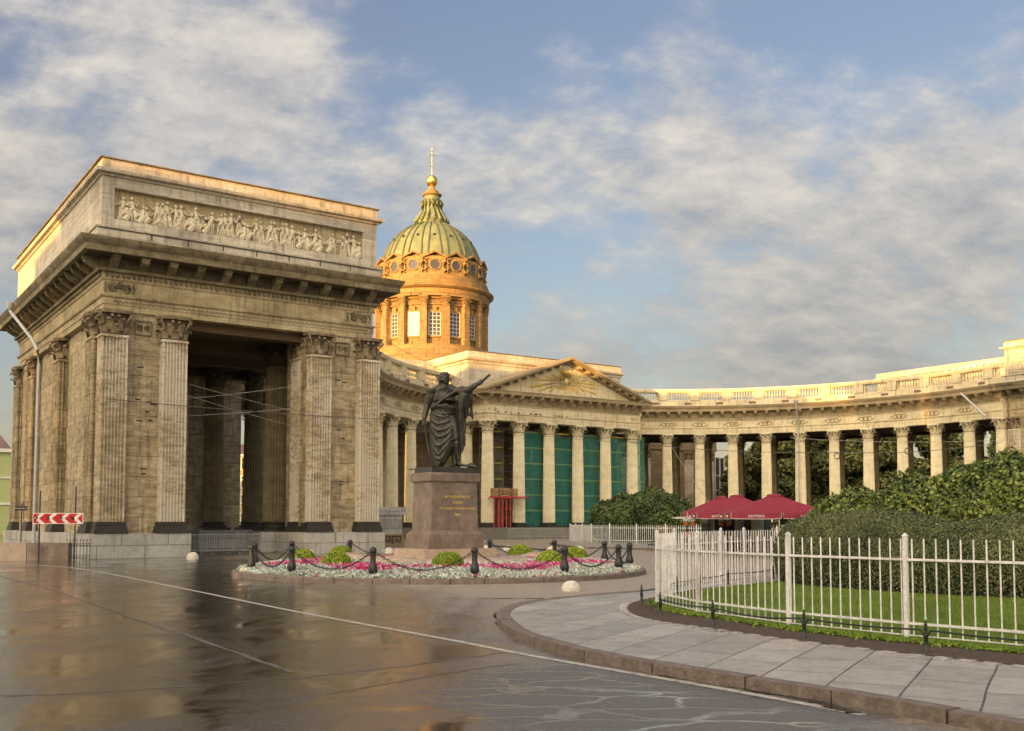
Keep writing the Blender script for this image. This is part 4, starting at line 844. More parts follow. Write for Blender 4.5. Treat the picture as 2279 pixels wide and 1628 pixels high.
#==OBJECTS==
# ================================================================ unseen street buildings across the road, heights shaped to shade the square
QV=Vector((.818,-.577,0)); SV=Vector((.577,.818,0))
def street_house(t0,t1,h,wall,label,s0=-60,depth=14,name='unseen_street_building'):
    w=t1-t0; ang=math.atan2(QV.y,QV.x); o=QV*t0+SV*s0
    rt=empty(name,(o.x,o.y,0),ang,label=label,cat='building',group='unseen houses shading the square')
    MB().box(0,w,-depth,0,0,h-.9).build('wall',wall,rt)
    mb=MB(); mb.box(-.0,w,-depth,.45,h-1.0,h-.6); mb.box(-.0,w,-depth-.2,.3,h-.6,h-.35); mb.build('cornice',M['white_trim'],rt)
    MB().add([(0,-depth,h-.35),(w,-depth,h-.35),(w,.1,h-.35),(0,.1,h-.35),(0,-depth*.6,h),(w,-depth*.6,h),(w,-depth*.25,h),(0,-depth*.25,h)],[(0,1,5,4),(4,5,6,7),(3,7,6,2),(0,4,7,3),(1,2,6,5)]).build('roof',M['roofm'],rt)
    n=max(2,int(w/3.2)); fl=int((h-3)/4)
    fr=MB(); gl=MB()
    for i in range(n):
        for j in range(fl):
            x=w*(i+.5)/n; z=1.6+j*4; gl.box(x-.6,x+.6,-.02,.02,z,z+2.2); fr.box(x-.75,x+.75,-.02,.08,z-.18,z); fr.box(x-.75,x+.75,-.02,.08,z+2.2,z+2.35); fr.box(x-.03,x+.03,0,.05,z,z+2.2)
    w_=gl.build('window',M['glass'],rt); tag(w_,kind='stuff'); fr.build('window_frame',M['white_trim'],w_)
    return rt
for t0,t1,h,wl,lb in [(-150,-71,19.2,'yellow_wall','long low unseen ochre house opposite the pavilion, behind the viewer'),(-70.6,-64.2,21.4,'green_wall','narrow unseen green house between the low ochre house and the taller one'),
    (-64,-56.6,23.6,'yellow_wall','narrow unseen ochre house beside the narrow green house'),(-56.5,-36.6,24.6,'green_wall','wide unseen green house of the avenue behind the viewer'),
    (-36.5,-27.8,27.0,'yellow_wall','tallest unseen ochre house of the avenue row'),(-27.6,60,26.5,'green_wall','very long unseen green house at the end of the avenue row')]:
    street_house(t0,t1,h,M[wl],lb)

# ================================================================ side street houses seen at the left edge and through the passage
def side_house(p0,p1,h,wall,label,storeys,depth=16):
    a=Vector((p0[0],p0[1],0)); b=Vector((p1[0],p1[1],0)); w=(b-a).length; ang=math.atan2(b.y-a.y,b.x-a.x)
    rt=empty('town_house',a,ang,label=label,cat='building')
    MB().box(0,w,0,depth,0,h).build('wall',wall,rt)
    mb=MB(); mb.box(-.3,w+.3,-.5,depth,h-.05,h+.45); mb.box(-.1,w+.1,-.22,0,h*.36,h*.36+.3); mb.box(-.1,w+.1,-.18,0,h*.68,h*.68+.2); mb.build('cornice',M['white_trim'],rt)
    MB().add([(0,-.4,h+.45),(w,-.4,h+.45),(w,depth,h+.45),(0,depth,h+.45),(0,depth/2,h+3),(w,depth/2,h+3)],[(0,1,5,4),(3,4,5,2),(0,4,3),(1,2,5)]).build('roof',M['roofm'],rt)
    for i in range(int(w/3)):
        for j in range(storeys):
            x=1.6+i*3; z=1.2+j*(h/storeys); hh=h/storeys*.58; g=MB().box(x-.55,x+.55,-.04,.1,z,z+hh).build('window',M['glass'],rt)
            m2=MB()
            for q in (-.72,.58): m2.box(x+q,x+q+.14,-.1,.1,z-.1,z+hh+.1)
            m2.box(x-.8,x+.8,-.14,.1,z+hh,z+hh+.2); m2.box(x-.8,x+.8,-.14,.1,z-.2,z-.05); m2.box(x-.03,x+.03,-.07,0,z,z+hh); m2.box(x-.55,x+.55,-.07,0,z+hh*.6,z+hh*.6+.07); m2.build('window_frame',M['white_trim'],g)
    return rt
side_house((-92,124),(-69.4,141),11.4,M['green_wall'],'lime green house with white trim at the far left edge',3)
side_house((-66,190),(-30,215),14.5,M['yellow_wall'],'pale yellow house seen through the pavilion passage',4)

# ================================================================ monument
MX,MY=-2.55,38.95
PD=empty('pedestal',(MX,MY,0),AXR,label='red brown granite pedestal with gilded Cyrillic lettering under the bronze statue',cat='pedestal')
def blk(mb,a,b,z0,z1,a2=None,b2=None):
    a2=a2 or a; b2=b2 or b; return mb.add([(-a,-b,z0),(a,-b,z0),(a,b,z0),(-a,b,z0),(-a2,-b2,z1),(a2,-b2,z1),(a2,b2,z1),(-a2,b2,z1)],[(0,3,2,1),(4,5,6,7),(0,1,5,4),(1,2,6,5),(2,3,7,6),(3,0,4,7)])
mb=MB(); blk(mb,1.03,.72,1.55,3.34,1.0,.69); mb.build('shaft',M['granite'],PD)
mb=MB(); blk(mb,1.2,.87,.86,1.40); blk(mb,1.2,.87,1.40,1.55,1.05,.74); mb.build('base',M['granite'],PD)
mb=MB(); blk(mb,1.02,.71,3.34,3.40,1.06,.75); blk(mb,1.09,.78,3.40,3.66); blk(mb,1.09,.78,3.66,3.71,1.03,.72); mb.build('cap',M['granite'],PD)
mb=MB(); mb.box(-1.56,1.56,-1.16,1.16,.48,.86); mb.build('step',M['granite2'],PD)
T0=TR(.16,-.722,0)
for i,(t,z,sz) in enumerate([('ФЕЛЬДМАРШАЛУ',2.80,.125),('КНЯЗЮ',2.58,.12),('КУТУЗОВУ СМОЛЕНСКОМУ',2.36,.115),('1812.',2.13,.125)]):
    text_mesh('inscription',t,sz,M['goldtext'],TR(.12,-.712-(2.9-z)*.01,z)@Matrix.Rotation(PI/2,4,'X'),.008,PD,1.03)
ST=empty('statue',(MX,MY,3.71),0,label='dark bronze statue of a cloaked officer pointing right with a baton, on the granite pedestal',cat='statue')
MB().add([(x*math.cos(AXR)-y*math.sin(AXR),x*math.sin(AXR)+y*math.cos(AXR),z) for x,y,z in [(-.98,-.66,0),(.98,-.66,0),(.98,.66,0),(-.98,.66,0),(-.96,-.64,.21),(.96,-.64,.21),(.96,.64,.21),(-.96,.64,.21)]],[(0,3,2,1),(4,5,6,7),(0,1,5,4),(1,2,6,5),(2,3,7,6),(3,0,4,7)]).build('base',M['bronze'],ST)
B=MB(TR(.10,-.05,.21))
def zx(x,y,d=0): return ((x-610)/359,d,(1450-y)/359)
def limb(mb,pts,r,n=10,flat=1): mb.tube([zx(*p) for p in pts],r,n,flat=flat)
# head, face, hair, collar
B.ball(zx(562,222,-.02),(.19,.21,.245),16,12); B.ball(zx(582,268,-.06),(.125,.15,.14),12,8)
limb(B,[(622,215,-.13),(650,250,-.16),(634,264,-.13)],[.03,.045,.03],6)        # nose
B.ball(zx(600,285,-.08),(.075,.08,.05),8,6); B.ball(zx(612,268,-.12),(.04,.03,.018),8,5); B.ball(zx(612,278,-.12),(.038,.03,.018),8,5)
limb(B,[(572,205,-.215),(600,200,-.215),(628,204,-.17)],.03,6); B.ball(zx(604,222,-.175),.024,6,5); B.ball(zx(630,222,-.13),.02,6,5); B.ball(zx(540,245,-.20),(.035,.03,.06),7,5)
for x,y,d in [(493,205,-.02),(490,240,0),(500,275,.02),(500,190,-.1),(495,225,-.08),(500,260,-.08),(520,165,-.12),(555,152,-.12),(590,152,-.12),(615,172,-.12),(520,200,-.17),(515,240,-.16),(545,170,-.16),(580,165,-.17),(530,280,-.1)]: B.ball(zx(x,y,d),(.07,.07,.075),7,6)
limb(B,[(540,350,0),(545,320,0),(555,295,-.01)],[.20,.165,.15],12)
# torso in uniform coat
limb(B,[(545,345,0),(555,380,0),(560,450,-.02),(560,540,-.05),(560,620,-.06),(565,700,-.03),(560,780,0)],[.30,.43,.45,.45,.46,.44,.38],16,.76)
limb(B,[(400,395,.02),(480,365,0),(640,365,-.02),(725,395,-.05)],[.13,.2,.2,.15],10)
# right arm hanging, hand on the sabre
limb(B,[(385,405,0),(365,470,.0),(335,560,.02),(315,625,.0),(300,690,-.05),(285,770,-.12),(280,800,-.14)],[.17,.165,.14,.125,.115,.09,.075],10)
limb(B,[(365,575,.02),(330,600,.02),(300,620,.0)],.03,5)
B.ball(zx(278,835,-.15),(.075,.06,.10),8,6)
for k in range(4): limb(B,[(258+k*10,845,-.19+.02*k),(275+k*9,875,-.22+.02*k),(300+k*5,872,-.18)],[.027,.025,.02],5)
limb(B,[(300,825,-.16),(318,850,-.19),(312,875,-.18)],[.03,.027,.02],5)
# left arm stretched out with the baton
limb(B,[(725,395,-.06),(800,400,-.18),(880,392,-.28),(930,370,-.33),(975,340,-.38),(1015,312,-.42)],[.17,.165,.15,.13,.108,.085],10); B.tube([zx(968,346,-.37),zx(985,333,-.385)],.118,12)
limb(B,[(1010,316,-.42),(1045,300,-.45),(1068,290,-.46)],[.085,.10,.07],8)
for k in range(4): limb(B,[(1048+k*12,318-k*9,-.42),(1062+k*12,322-k*10,-.49),(1048+k*13,296-k*9,-.52)],[.026,.026,.02],5)
limb(B,[(1030,285,-.46),(1060,262,-.49),(1090,262,-.48)],[.03,.027,.02],5)
# legs
limb(B,[(640,760,0),(690,900,-.06),(722,1060,-.14),(735,1110,-.15),(728,1180,-.12),(745,1270,-.10),(755,1370,-.08)],[.26,.22,.15,.125,.13,.10,.075],12)
limb(B,[(740,1385,-.04),(770,1395,-.12),(815,1415,-.20),(860,1434,-.24)],[.07,.085,.07,.04],9,.75)
limb(B,[(735,1350,-.08),(752,1355,-.13),(778,1350,-.08)],.045,6)
limb(B,[(500,760,.02),(480,950,.05),(490,1200,.06),(498,1380,.04)],[.26,.2,.14,.09],10); limb(B,[(480,1410,.0),(510,1420,-.12),(560,1434,-.2)],[.08,.08,.045],8,.75)
BO=remesh_obj(B,'body',M['bronze'],.018,1,ST)
# cloak: hip wrap with sagging folds, chest sash, sleeve fall and back fall
Cc=MB(TR(.10,-.05,.21)); rows=[]
out=[(640,375,700),(700,366,708),(780,360,712),(860,362,735),(940,362,752),(1020,368,758),(1090,378,742),(1160,385,700),(1230,392,672),(1300,400,640),(1360,410,600),(1410,418,565),(1436,420,548)]
n=72; vs=[]
for k,(y,xa,xb) in enumerate(out):
    cx=(xa+xb)/2; hw_=(xb-xa)/2/359; dp=.34 if k<8 else .30
    for j in range(n):
        a=2*PI*j/n; f=1+.045*math.sin(11*a+k*.28)+.03*math.sin(17*a-k*.2); x,_,z=zx(cx,y); vs.append((x+hw_*math.cos(a)*(1+.02*math.sin(9*a)),dp*math.sin(a)*f+.02,z+.02*math.sin(5*a+1)))
K=len(out); Cc.add(vs,[(i*n+j,(i+1)*n+j,(i+1)*n+(j+1)%n,i*n+(j+1)%n) for i in range(K-1) for j in range(n)]+[tuple(range(n)),tuple(reversed(range((K-1)*n,K*n)))])
def fold(pts,r,d0=0): # fold over the front surface, d from an ellipse of the hip wrap
    q=[]
    for i,(x,y) in enumerate(catmull(pts,5)):
        yy=min(max(y,640),1436); k=0
        while k<len(out)-2 and out[k+1][0]<yy: k+=1
        t=(yy-out[k][0])/(out[k+1][0]-out[k][0]); xa=out[k][1]*(1-t)+out[k+1][1]*t; xb=out[k][2]*(1-t)+out[k+1][2]*t
        s=max(-.98,min(.98,(x-(xa+xb)/2)/((xb-xa)/2))); q.append(zx(x,y,-.33*math.sqrt(1-s*s)+.02+d0))
    m=len(q); Cc.tube(q,[r*(.35+.65*math.sin(PI*min(1,max(0,(i+.5)/m)))) for i in range(m)],7)
for pts,r in [([(690,650),(640,720),(560,760),(470,740),(390,700)],.045),([(700,665),(650,790),(560,840),(470,850),(385,790)],.05),([(705,680),(655,860),(560,930),(460,930),(378,850)],.055),([(700,700),(650,920),(570,1010),(470,1020),(380,900)],.055),
  ([(705,720),(655,980),(580,1090),(480,1150),(395,1020)],.05),([(690,760),(650,1040),(570,1180),(480,1270),(410,1130)],.05),([(670,840),(640,1060),(580,1220),(500,1340),(440,1300)],.045),([(640,1000),(610,1180),(560,1290),(500,1400)],.045),
  ([(660,1050),(640,1150),(600,1290),(545,1400)],.04),([(395,700),(372,900),(380,1150),(415,1400)],.05),([(420,1100),(425,1250),(440,1420)],.045),([(700,640),(690,800),(660,900),(640,1080)],.05),([(740,880),(720,1000),(660,1090),(620,1200)],.035)]: fold(pts,r)
for k in range(7):   # sash across the chest and round the left shoulder
    o=k*21; Cc.tube(catmull([zx(375+o*.2,640-o*.2+k*6,-.20),zx(440,585-o*.35+k*12,-.33),zx(560,510-o*.5+k*12,-.37),zx(680,430-o*.55+k*12,-.36),zx(770,365-o*.1+k*10,-.34),zx(850,350+o*.4,-.26),zx(880,385+o*.4,-.12)],5),[.050+.014*math.sin(i*.7+k) for i in range(31)],7)
for k in range(9):   # fall of cloth from the forearm
    x0=765+k*21; end=[1250,1230,1180,930,790,770,740,745,790][k]; xm=x0-6*(k-2); xe=[800,815,825,790,850,870,890,925,948][k]
    Cc.tube(catmull([zx(x0,372+abs(k-4)*4,-.34+.01*k),zx(x0+4,480,-.38+.02*k),zx((x0+xe)/2,(480+end)/2,-.30+.03*k),zx(xe,end,-.20+.03*k)],6),[.055*(1-.5*i/18)+.012*math.sin(i*.8+k) for i in range(19)],8)
for k in range(7):   # back fall behind the legs
    x0=650+k*28; Cc.tube(catmull([zx(x0,520,.16),zx(x0+6,760,.18),zx(x0+4,1000,.16),zx(700+k*20,[1420,1400,1330,1290,1240,1200,1150][k],.12)],5),[.085]*16,8)
Cc.tube([zx(395,640,-.2),zx(470,615,-.33),zx(600,600,-.37),zx(690,640,-.30)],.06,8)
remesh_obj(Cc,'cloak',M['bronze'],.022,1,BO)
mb=MB(TR(.10,-.05,.21)); mb.lathe([(.0,.05),(.13,.05),(.19,.02),(.20,-.03),(.18,-.05),(.0,-.05)],16,zx(382,372,.0))
for i in range(22): a=2*PI*i/22; mb.tube([(zx(382,385)[0]+.185*math.cos(a),.185*math.sin(a),zx(0,385)[2]),(zx(382,435)[0]+.17*math.cos(a),.17*math.sin(a),zx(0,432)[2])],.022,5)
for x,y in ((500,435),(520,420),(625,380),(612,400),(625,425)): mb.ball(zx(x,y,-.33),(.03,.02,.035),6,5)
mb.build('epaulette',M['bronze'],BO)
mb=MB(TR(.10,-.05,.21)); mb.tube([zx(1035,318,-.44),zx(1178,198,-.54)],.047,10); mb.lathe([(.052,0),(.06,.0),(.06,.04),(.0,.05)],10,(0,0,0),M=TR(*zx(1178,198,-.54))@Matrix.Rotation(R(48),4,'Y')); mb.build('baton',M['bronze'],BO)
mb=MB(TR(.10,-.05,.21)); mb.tube([zx(296,880,-.18),zx(308,925,-.18)],.035,8); mb.tube([zx(285,915,-.2),zx(335,905,-.14)],.025,6); mb.tube(catmull([zx(303,930,-.18),zx(330,1100,-.2),zx(368,1280,-.22),zx(400,1430,-.22)],4),[.034]*9+[.03]*4,8); mb.build('sabre',M['bronze'],BO)
mb=MB(TR(.10,-.05,.21)); mb.tube([zx(90,1466,.1),zx(330,1462,.08)],.022,7); mb.tube([zx(60,1466,.1),zx(95,1466,.1)],[.005,.035],7); limb(mb,[(620,1420,.1),(720,1400,.15),(870,1415,.2),(930,1405,.1),(1000,1432,0)],[.04,.06,.05,.09,.03],8); limb(mb,[(880,1430,-.05),(940,1425,0),(1010,1440,-.05)],[.05,.07,.03],8); limb(mb,[(950,1400,.05),(985,1415,.02)],[.07,.03],7); mb.build('trophy',M['bronze'],ST)

# ================================================================ flower bed
BX,BY,BR=-2.62,38.2,7.55
ringpath=[(BX+BR*math.sin(a),BY+BR*math.cos(a)) for a in [2*PI*i/96 for i in range(97)]]
kerb_stones('bed_kerb',list(reversed(ringpath)),-.02,.17,.24,1.15,M['kerb'],kind='structure')
mb=MB(); mb.lathe([(7.36,.10),(7.1,.19),(6.2,.30),(4.8,.36),(3.2,.36),(0,.36)],64,(BX,BY,0)); mb.build('soil',M['soil'],kind='structure')
mb=MB(); mb.lathe([(3.35,.3),(3.35,.47),(3.30,.50),(0,.50)],64,(BX,BY+.5,0)); mb.build('stone_platform',M['granite2'],kind='structure')
for i,a in enumerate((-142,-38,38,142)):
    lbs=['round granite pad at the back left of the pedestal','round granite pad in front of the pedestal, left of its corner','round granite pad right of the pedestal','round granite pad at the back right of the pedestal']
for (x,y,lb) in [(-6.45,40.6,'round stepped granite pad at the left of the pedestal'),(-3.75,35.45,'round stepped granite pad in front of the pedestal'),(1.05,41.4,'round stepped granite pad at the right of the pedestal'),(-1.2,44.2,'round stepped granite pad hidden behind the pedestal')]:
    r=empty('granite_pad',(x,y,.34),0,label=lb,cat='granite pad',group='granite pads round the pedestal'); mb=MB(); mb.lathe([(.78,0),(.78,.16),(.72,.20)],32); mb.build('drum',M['granite2'],r); mb=MB(); mb.lathe([(.72,.19),(.45,.25),(.42,.27),(.42,.30),(0,.31)],32); mb.build('lid',M['granite2'],r)
def leaf_cloud(name,P,Nn,size,mat,aspect=1.6,jit=.6,parent=None,**k):
    P=np.asarray(P,dtype=np.float64); n=len(P); Nn=np.asarray(Nn,dtype=np.float64); Nn=Nn+RNG.normal(0,jit,(n,3)); Nn/=np.linalg.norm(Nn,axis=1)[:,None]+1e-9
    t=np.cross(Nn,RNG.normal(0,1,(n,3))); t/=np.linalg.norm(t,axis=1)[:,None]+1e-9; b=np.cross(Nn,t); s=(size*RNG.uniform(.6,1.35,n))[:,None]
    v=np.stack([P-t*s*aspect*.5,P+b*s*.5+Nn*s*.12,P+t*s*aspect*.5,P-b*s*.5+Nn*s*.12],1).reshape(-1,3)
    me=bpy.data.meshes.new(name); me.vertices.add(4*n); me.vertices.foreach_set('co',v.ravel()); me.loops.add(4*n); me.loops.foreach_set('vertex_index',np.arange(4*n)); me.polygons.add(n); me.polygons.foreach_set('loop_start',np.arange(n)*4)
    me.materials.append(mat); me.update(calc_edges=True); me.validate()
    return place(me,name,parent,**k)
balls=[(-8.15,40.0,.46),(-6.05,35.25,.52),(-7.2,43.2,.50),(-2.12,33.9,.54),(.35,43.9,.55),(1.35,36.6,.50),(2.55,41.3,.50)]
blab=['bright green ball shrub at the left end of the flower bed','bright green ball shrub between the two left bollards of the front row','bright green ball shrub at the back left behind a granite pad','bright green ball shrub directly in front of the pedestal','bright green ball shrub at the back right of the pedestal','bright green ball shrub at the right front, left of a bollard','bright green ball shrub at the right end behind the other ball']
def in_ball(x,y): return any((x-a)**2+(y-b)**2<(r*1.0)**2 for a,b,r in balls)
for (x,y,r),lb in zip(balls,blab):
    rt=empty('ball_shrub',(x,y,.34),0,label=lb,cat='shrub',group='clipped ball shrubs in the flower bed'); MB().ball((0,0,.08),(r*.96,r*.96,r*.82),20,12).build('core',M['topcore'],rt)
    q=RNG.normal(0,1,(5200,3)); q/=np.linalg.norm(q,axis=1)[:,None]; q=q[q[:,2]>-.35]; p=q*np.array([r,r,r*.86])*RNG.uniform(.96,1.03,(len(q),1))+np.array([0,0,.08]); leaf_cloud('foliage',p,q,.032,M['topiary'],1.5,.7,rt)
def bedz(r): return np.interp(r,[0,3.2,4.8,6.2,7.1,7.4],[.36,.36,.36,.30,.19,.12])
def bed_points(n,want):
    out=[]
    while len(out)<n:
        x=RNG.uniform(-7.35,7.35); y=RNG.uniform(-7.35,7.35); r=math.hypot(x,y)
        if r>7.32 or math.hypot(x,y-.5)<3.4 or in_ball(BX+x,BY+y): continue
        a=math.atan2(y,x); e=.10*math.sin(x*9.1)+.1*math.sin(y*8.3+1)
        # magenta garland weaving round the ring between the silver edges
        w=5.0+.55*math.cos(7*a+.5); mag=abs(r-w)<.98+.25*math.cos(7*a+2.2)+e*.4
        if RNG.random()<.09: mag=not mag
        if mag==want: out.append((BX+x,BY+y,float(bedz(r))))
    return np.array(out)
def clumps(c,k,spread,hgt):
    P=[];Nn=[]
    q=RNG.normal(0,1,(len(c),k,3)); q[:,:,2]=np.abs(q[:,:,2]); q/=np.linalg.norm(q,axis=2)[:,:,None]; hs=RNG.uniform(.7,1.25,(len(c),1,1))
    return (c[:,None,:]+q*np.array([spread,spread,hgt])*hs).reshape(-1,3),q.reshape(-1,3)
P,Q=clumps(bed_points(13000,False),11,.065,.12); leaf_cloud('silver_foliage_plants',P,Q,.038,M['silver'],2.2,.5,kind='stuff',label='silvery white foliage plants filling the round bed',cat='bedding plants')
P,Q=clumps(bed_points(6500,True),10,.065,.12); leaf_cloud('pink_flowers',P,Q,.040,M['magenta'],1.1,.6,kind='stuff',label='magenta flowers planted in a garland between the silver plants',cat='flowers')
# bollards and chains
def bollard_mesh():
    mb=MB(); mb.lathe([(.20,0),(.20,.10),(.16,.14),(.15,.17),(.20,.22),(.215,.32),(.20,.42),(.155,.52),(.13,.58),(.125,.85),(.15,.87),(.15,.90),(.125,.92),(.125,.95),(.155,.97),(.165,1.0),(.165,1.08),(.14,1.12),(.10,1.15),(.0,1.19)],20)
    for k in range(8): a=k*PI/4+.2; mb.ball((.158*math.cos(a),.158*math.sin(a),1.035),.02,5,4)
    for i,v in enumerate(mb.v): mb.v[i]=Vector((v.x*.68,v.y*.68,v.z*.80))
    return mb
NB=14; BRAD=7.0; bol=[]
for k in range(NB):
    a=-PI/2+2*PI*(k+.5)/NB-.012   # k counts counter-clockwise from the front
    bol.append((BX+BRAD*math.cos(a),BY+BRAD*math.sin(a),a))
side=lambda a:('front' if math.sin(a)<-.3 else 'back' if math.sin(a)>.3 else 'side')
lb_b=['first black bollard right of the pedestal on the front of the bed','second black bollard right of the pedestal on the front of the bed','black bollard on the right front corner of the bed','rightmost black bollard of the flower bed','black bollard at the right back of the bed, near the white fence','black bollard at the back right beside the far green ball','black bollard behind the pedestal, right part','black bollard behind the pedestal at its left edge','black bollard at the back left, before the pavilion plinth','black bollard at the left back, left of the passage barrier','leftmost rear black bollard, half hidden by the one in front','leftmost front black bollard of the bed','second black bollard from the left on the front of the bed','first black bollard left of the pedestal on the front of the bed']
first=None
for k,(x,y,a) in enumerate(bol):
    if first is None:
        first=empty('bollard',(x,y,.16),a); me=bollard_mesh().build('post',M['iron'],first); m2=MB(Matrix.Diagonal((.72,.72,.80,1))); m2.tube(catmull([(.0,.12,.98),(.0,.19,.95),(0,.2,.90),(0,.12,.88)],3),.014,5); m2.tube(catmull([(.0,-.12,.98),(.0,-.19,.95),(0,-.2,.90),(0,-.12,.88)],3),.014,5); m2.build('hook',M['iron'],first); o=first
    else: o=copy_tree(first); o.location=(x,y,.16); o.rotation_euler=(0,0,a)
    tag(o,lb_b[k],'bollard','cast iron bollards round the flower bed')
lb_c=['front chain between the two bollards right of the pedestal','chain at the right front corner of the bed','chain along the right end of the bed','chain between the rightmost bollard and the one behind','chain at the back right of the bed','chain right behind the pedestal towards the far ball shrub','chain hidden directly behind the pedestal','chain at the back left of the pedestal','chain before the pavilion plinth at the back left','chain between the two bollards left at the back','short steep chain at the left end of the bed','chain between the leftmost bollard and the next one in front','chain of the left front, before a green ball shrub','chain hanging straight in front of the pedestal']
for k in range(NB):
    a=bol[k]; b=bol[(k+1)%NB]; p=Vector((a[0],a[1],.90)); q=Vector((b[0],b[1],.90)); d=(q-p); L_=d.length; dn=d.normalized(); p=p+dn*.14; q=q-dn*.14; L_=(q-p).length
    mb=MB(); N_=int(L_*1.13/.085)
    for i in range(N_):
        t=(i+.5)/N_; c=p+(q-p)*t; c.z-=.50*(1-(2*t-1)**2); tz=-.50*(-4*(2*t-1)); dirv=Vector((dn.x*L_,dn.y*L_,tz)).normalized()
        sidev=dirv.cross(Vector((0,0,1))).normalized(); upv=sidev.cross(dirv); w=sidev if i%2 else upv
        pts=[c+dirv*(.058*math.cos(g))+w*(.030*math.sin(g)) for g in [2*PI*j/8 for j in range(8)]]; mb.tube(pts,.0115,4,closed=True)
    mb.build('chain',M['iron'],label='black iron '+lb_c[k],cat='chain',group='iron chains round the flower bed')

# ================================================================ white limestone hemispheres
for (x,y,r,lb) in [(-16.4,52.6,.30,'white stone hemisphere left of the passage barrier'),(-11.1,56.0,.34,'white stone hemisphere before the pavilion plinth'),(1.61,28.0,.265,'white stone hemisphere nearest to the paving corner'),(-7.3,60.5,.34,'white stone hemisphere beside the pedestal, left behind it'),
   (-1.75,61,.55,'large white stone hemisphere just right of the pedestal'),(-.3,66,.32,'white stone hemisphere behind the back bollard chain'),(4.2,64,.34,'white stone hemisphere before the far white fence'),(2.45,66,.32,'white stone hemisphere in the middle of the far plaza')]:
    mb=MB(); mb.lathe([(r*1.02,0),(r,.03*1)]+[(r*math.cos(t),.04+r*.9*math.sin(t)) for t in [R(5+i*8.5) for i in range(11)]],28); 
    for i,v in enumerate(mb.v):
        s=1+.035*noise.noise(v*7+Vector((x,y,0))); mb.v[i]=Vector((v.x*s,v.y*s,v.z*s))
    mb.build('stone_hemisphere',M['whitestone'],loc=(x,y,0),label=lb,cat='stone bollard',group='white stone hemispheres on the plaza')

# ================================================================ fences
def resample(path,step):
    L=[0]
    for a,b in zip(path,path[1:]): L.append(L[-1]+math.dist(a,b))
    n=max(1,round(L[-1]/step)); out=[]
    for k in range(n+1):
        s=L[-1]*k/n; i=0
        while i<len(L)-2 and L[i+1]<s: i+=1
        t=(s-L[i])/max(1e-9,L[i+1]-L[i]); out.append(tuple(path[i][a]*(1-t)+path[i+1][a]*t for a in (0,1)))
    return out
FENCE=[(8.9,12.6),(7.55,14.05),(6.05,15.75),(4.75,17.6),(3.62,20.0),(3.14,22.2)]
BACKF=[(3.14,22.2),(4.0,25.2),(5.9,28.9),(6.85,30.2),(8.4,32.4)]
FN=empty('white_fence',(3.14,22.2,.12),0,label='white painted steel picket fence round the clipped hedge lawn, nearest fence',cat='fence')
def loc(p,z=0): return Vector((p[0]-3.14,p[1]-22.2,z))
pk=MB(); pk.lathe([(.0125*1.0,0),(.0125,1.47),(.008,1.485),(0,1.49)],6); pk=pk.mesh('picket',M['whitepaint'])
pst=MB(); pst.box(-.032,.032,-.032,.032,-.1,1.55); pst.add([(-.042,-.042,1.55),(.042,-.042,1.55),(.042,.042,1.55),(-.042,.042,1.55),(0,0,1.60)],[(0,1,4),(1,2,4),(2,3,4),(3,0,4),(0,3,2,1)]); pst=pst.mesh('post',M['whitepaint'],20)
def fence_run(P,skip_first=False,npk=12):
    for i,p in enumerate(P):
        if i==0 and skip_first: continue
        a=P[max(0,i-1)];b=P[min(len(P)-1,i+1)]; place(pst,'post',FN,loc(p),math.atan2(b[1]-a[1],b[0]-a[0]))
    for a,b in zip(P,P[1:]):
        A=Vector(a);B_=Vector(b); d=(B_-A); L_=d.length; n=d.normalized(); ang=math.atan2(n.y,n.x); mb=MB()
        for z,q in ((.22,.018),(1.19,.018),(.04,.009)): MB().box(.03,L_-.03,-q,q,z-q,z+q).build('rail',M['whitepaint'],FN,loc(a),ang)
        m=max(5,round(L_/.19))
        for k in range(m):
            q=A+d*((k+.5)/m)+Vector((n.y,-n.x))*.026; place(pk,'picket',FN,loc(q,.02))
fence_run(FENCE[1:]); fence_run(BACKF,True)
# black low guard rail outside the fence
RAIL=[(8.2,11.1),(6.95,12.3),(5.63,14.0),(4.43,15.6),(3.42,17.5),(2.80,19.4),(2.74,21.7),(4.0,24.9),(4.85,26.5),(6.05,28.7),(8.0,31.4)]
RL=empty('guard_rail',(2.8,19.4,.12),0,label='knee high dark green guard rail with finial posts in front of the white fence',cat='guard rail')
gp=MB(); gp.lathe([(.035,-.1),(.035,.05),(.028,.06),(.028,.20),(.036,.21),(.036,.235),(.026,.245),(.022,.30),(.034,.31),(.034,.325),(.015,.335),(.022,.36),(.024,.38),(.012,.40),(.018,.415),(0,.45)],10)
gp=gp.mesh('post',M['darkgreen'])
for i,p in enumerate(RAIL): place(gp,'post',RL,(p[0]-2.8,p[1]-19.4,0))
for i,(a,b) in enumerate(zip(RAIL,RAIL[1:])):
    A=Vector((a[0]-2.8,a[1]-19.4,.0));B_=Vector((b[0]-2.8,b[1]-19.4,.0)); n=(B_-A).normalized(); L_=(B_-A).length; sag=.02 if i!=3 else .05
    pts=[A+n*.03+Vector((0,0,.22)),A+n*.06+Vector((0,0,.275)),A+n*.12+Vector((0,0,.295))]+[A+(B_-A)*t+Vector((0,0,.295-sag*math.sin(PI*t))) for t in (.3,.5,.7)]+[B_-n*.12+Vector((0,0,.295)),B_-n*.06+Vector((0,0,.275)),B_-n*.03+Vector((0,0,.22))]
    if i==5: pts=[A+Vector((0,0,.26)),A+(B_-A)*.3+Vector((0,0,.10)),A+(B_-A)*.7+Vector((0,0,.08)),B_+Vector((-.02,0,.2)),B_+Vector((0,0,.30))]
    MB().tube(catmull([tuple(p) for p in pts],3),.0135,7).build('rail',M['darkgreen'],RL)
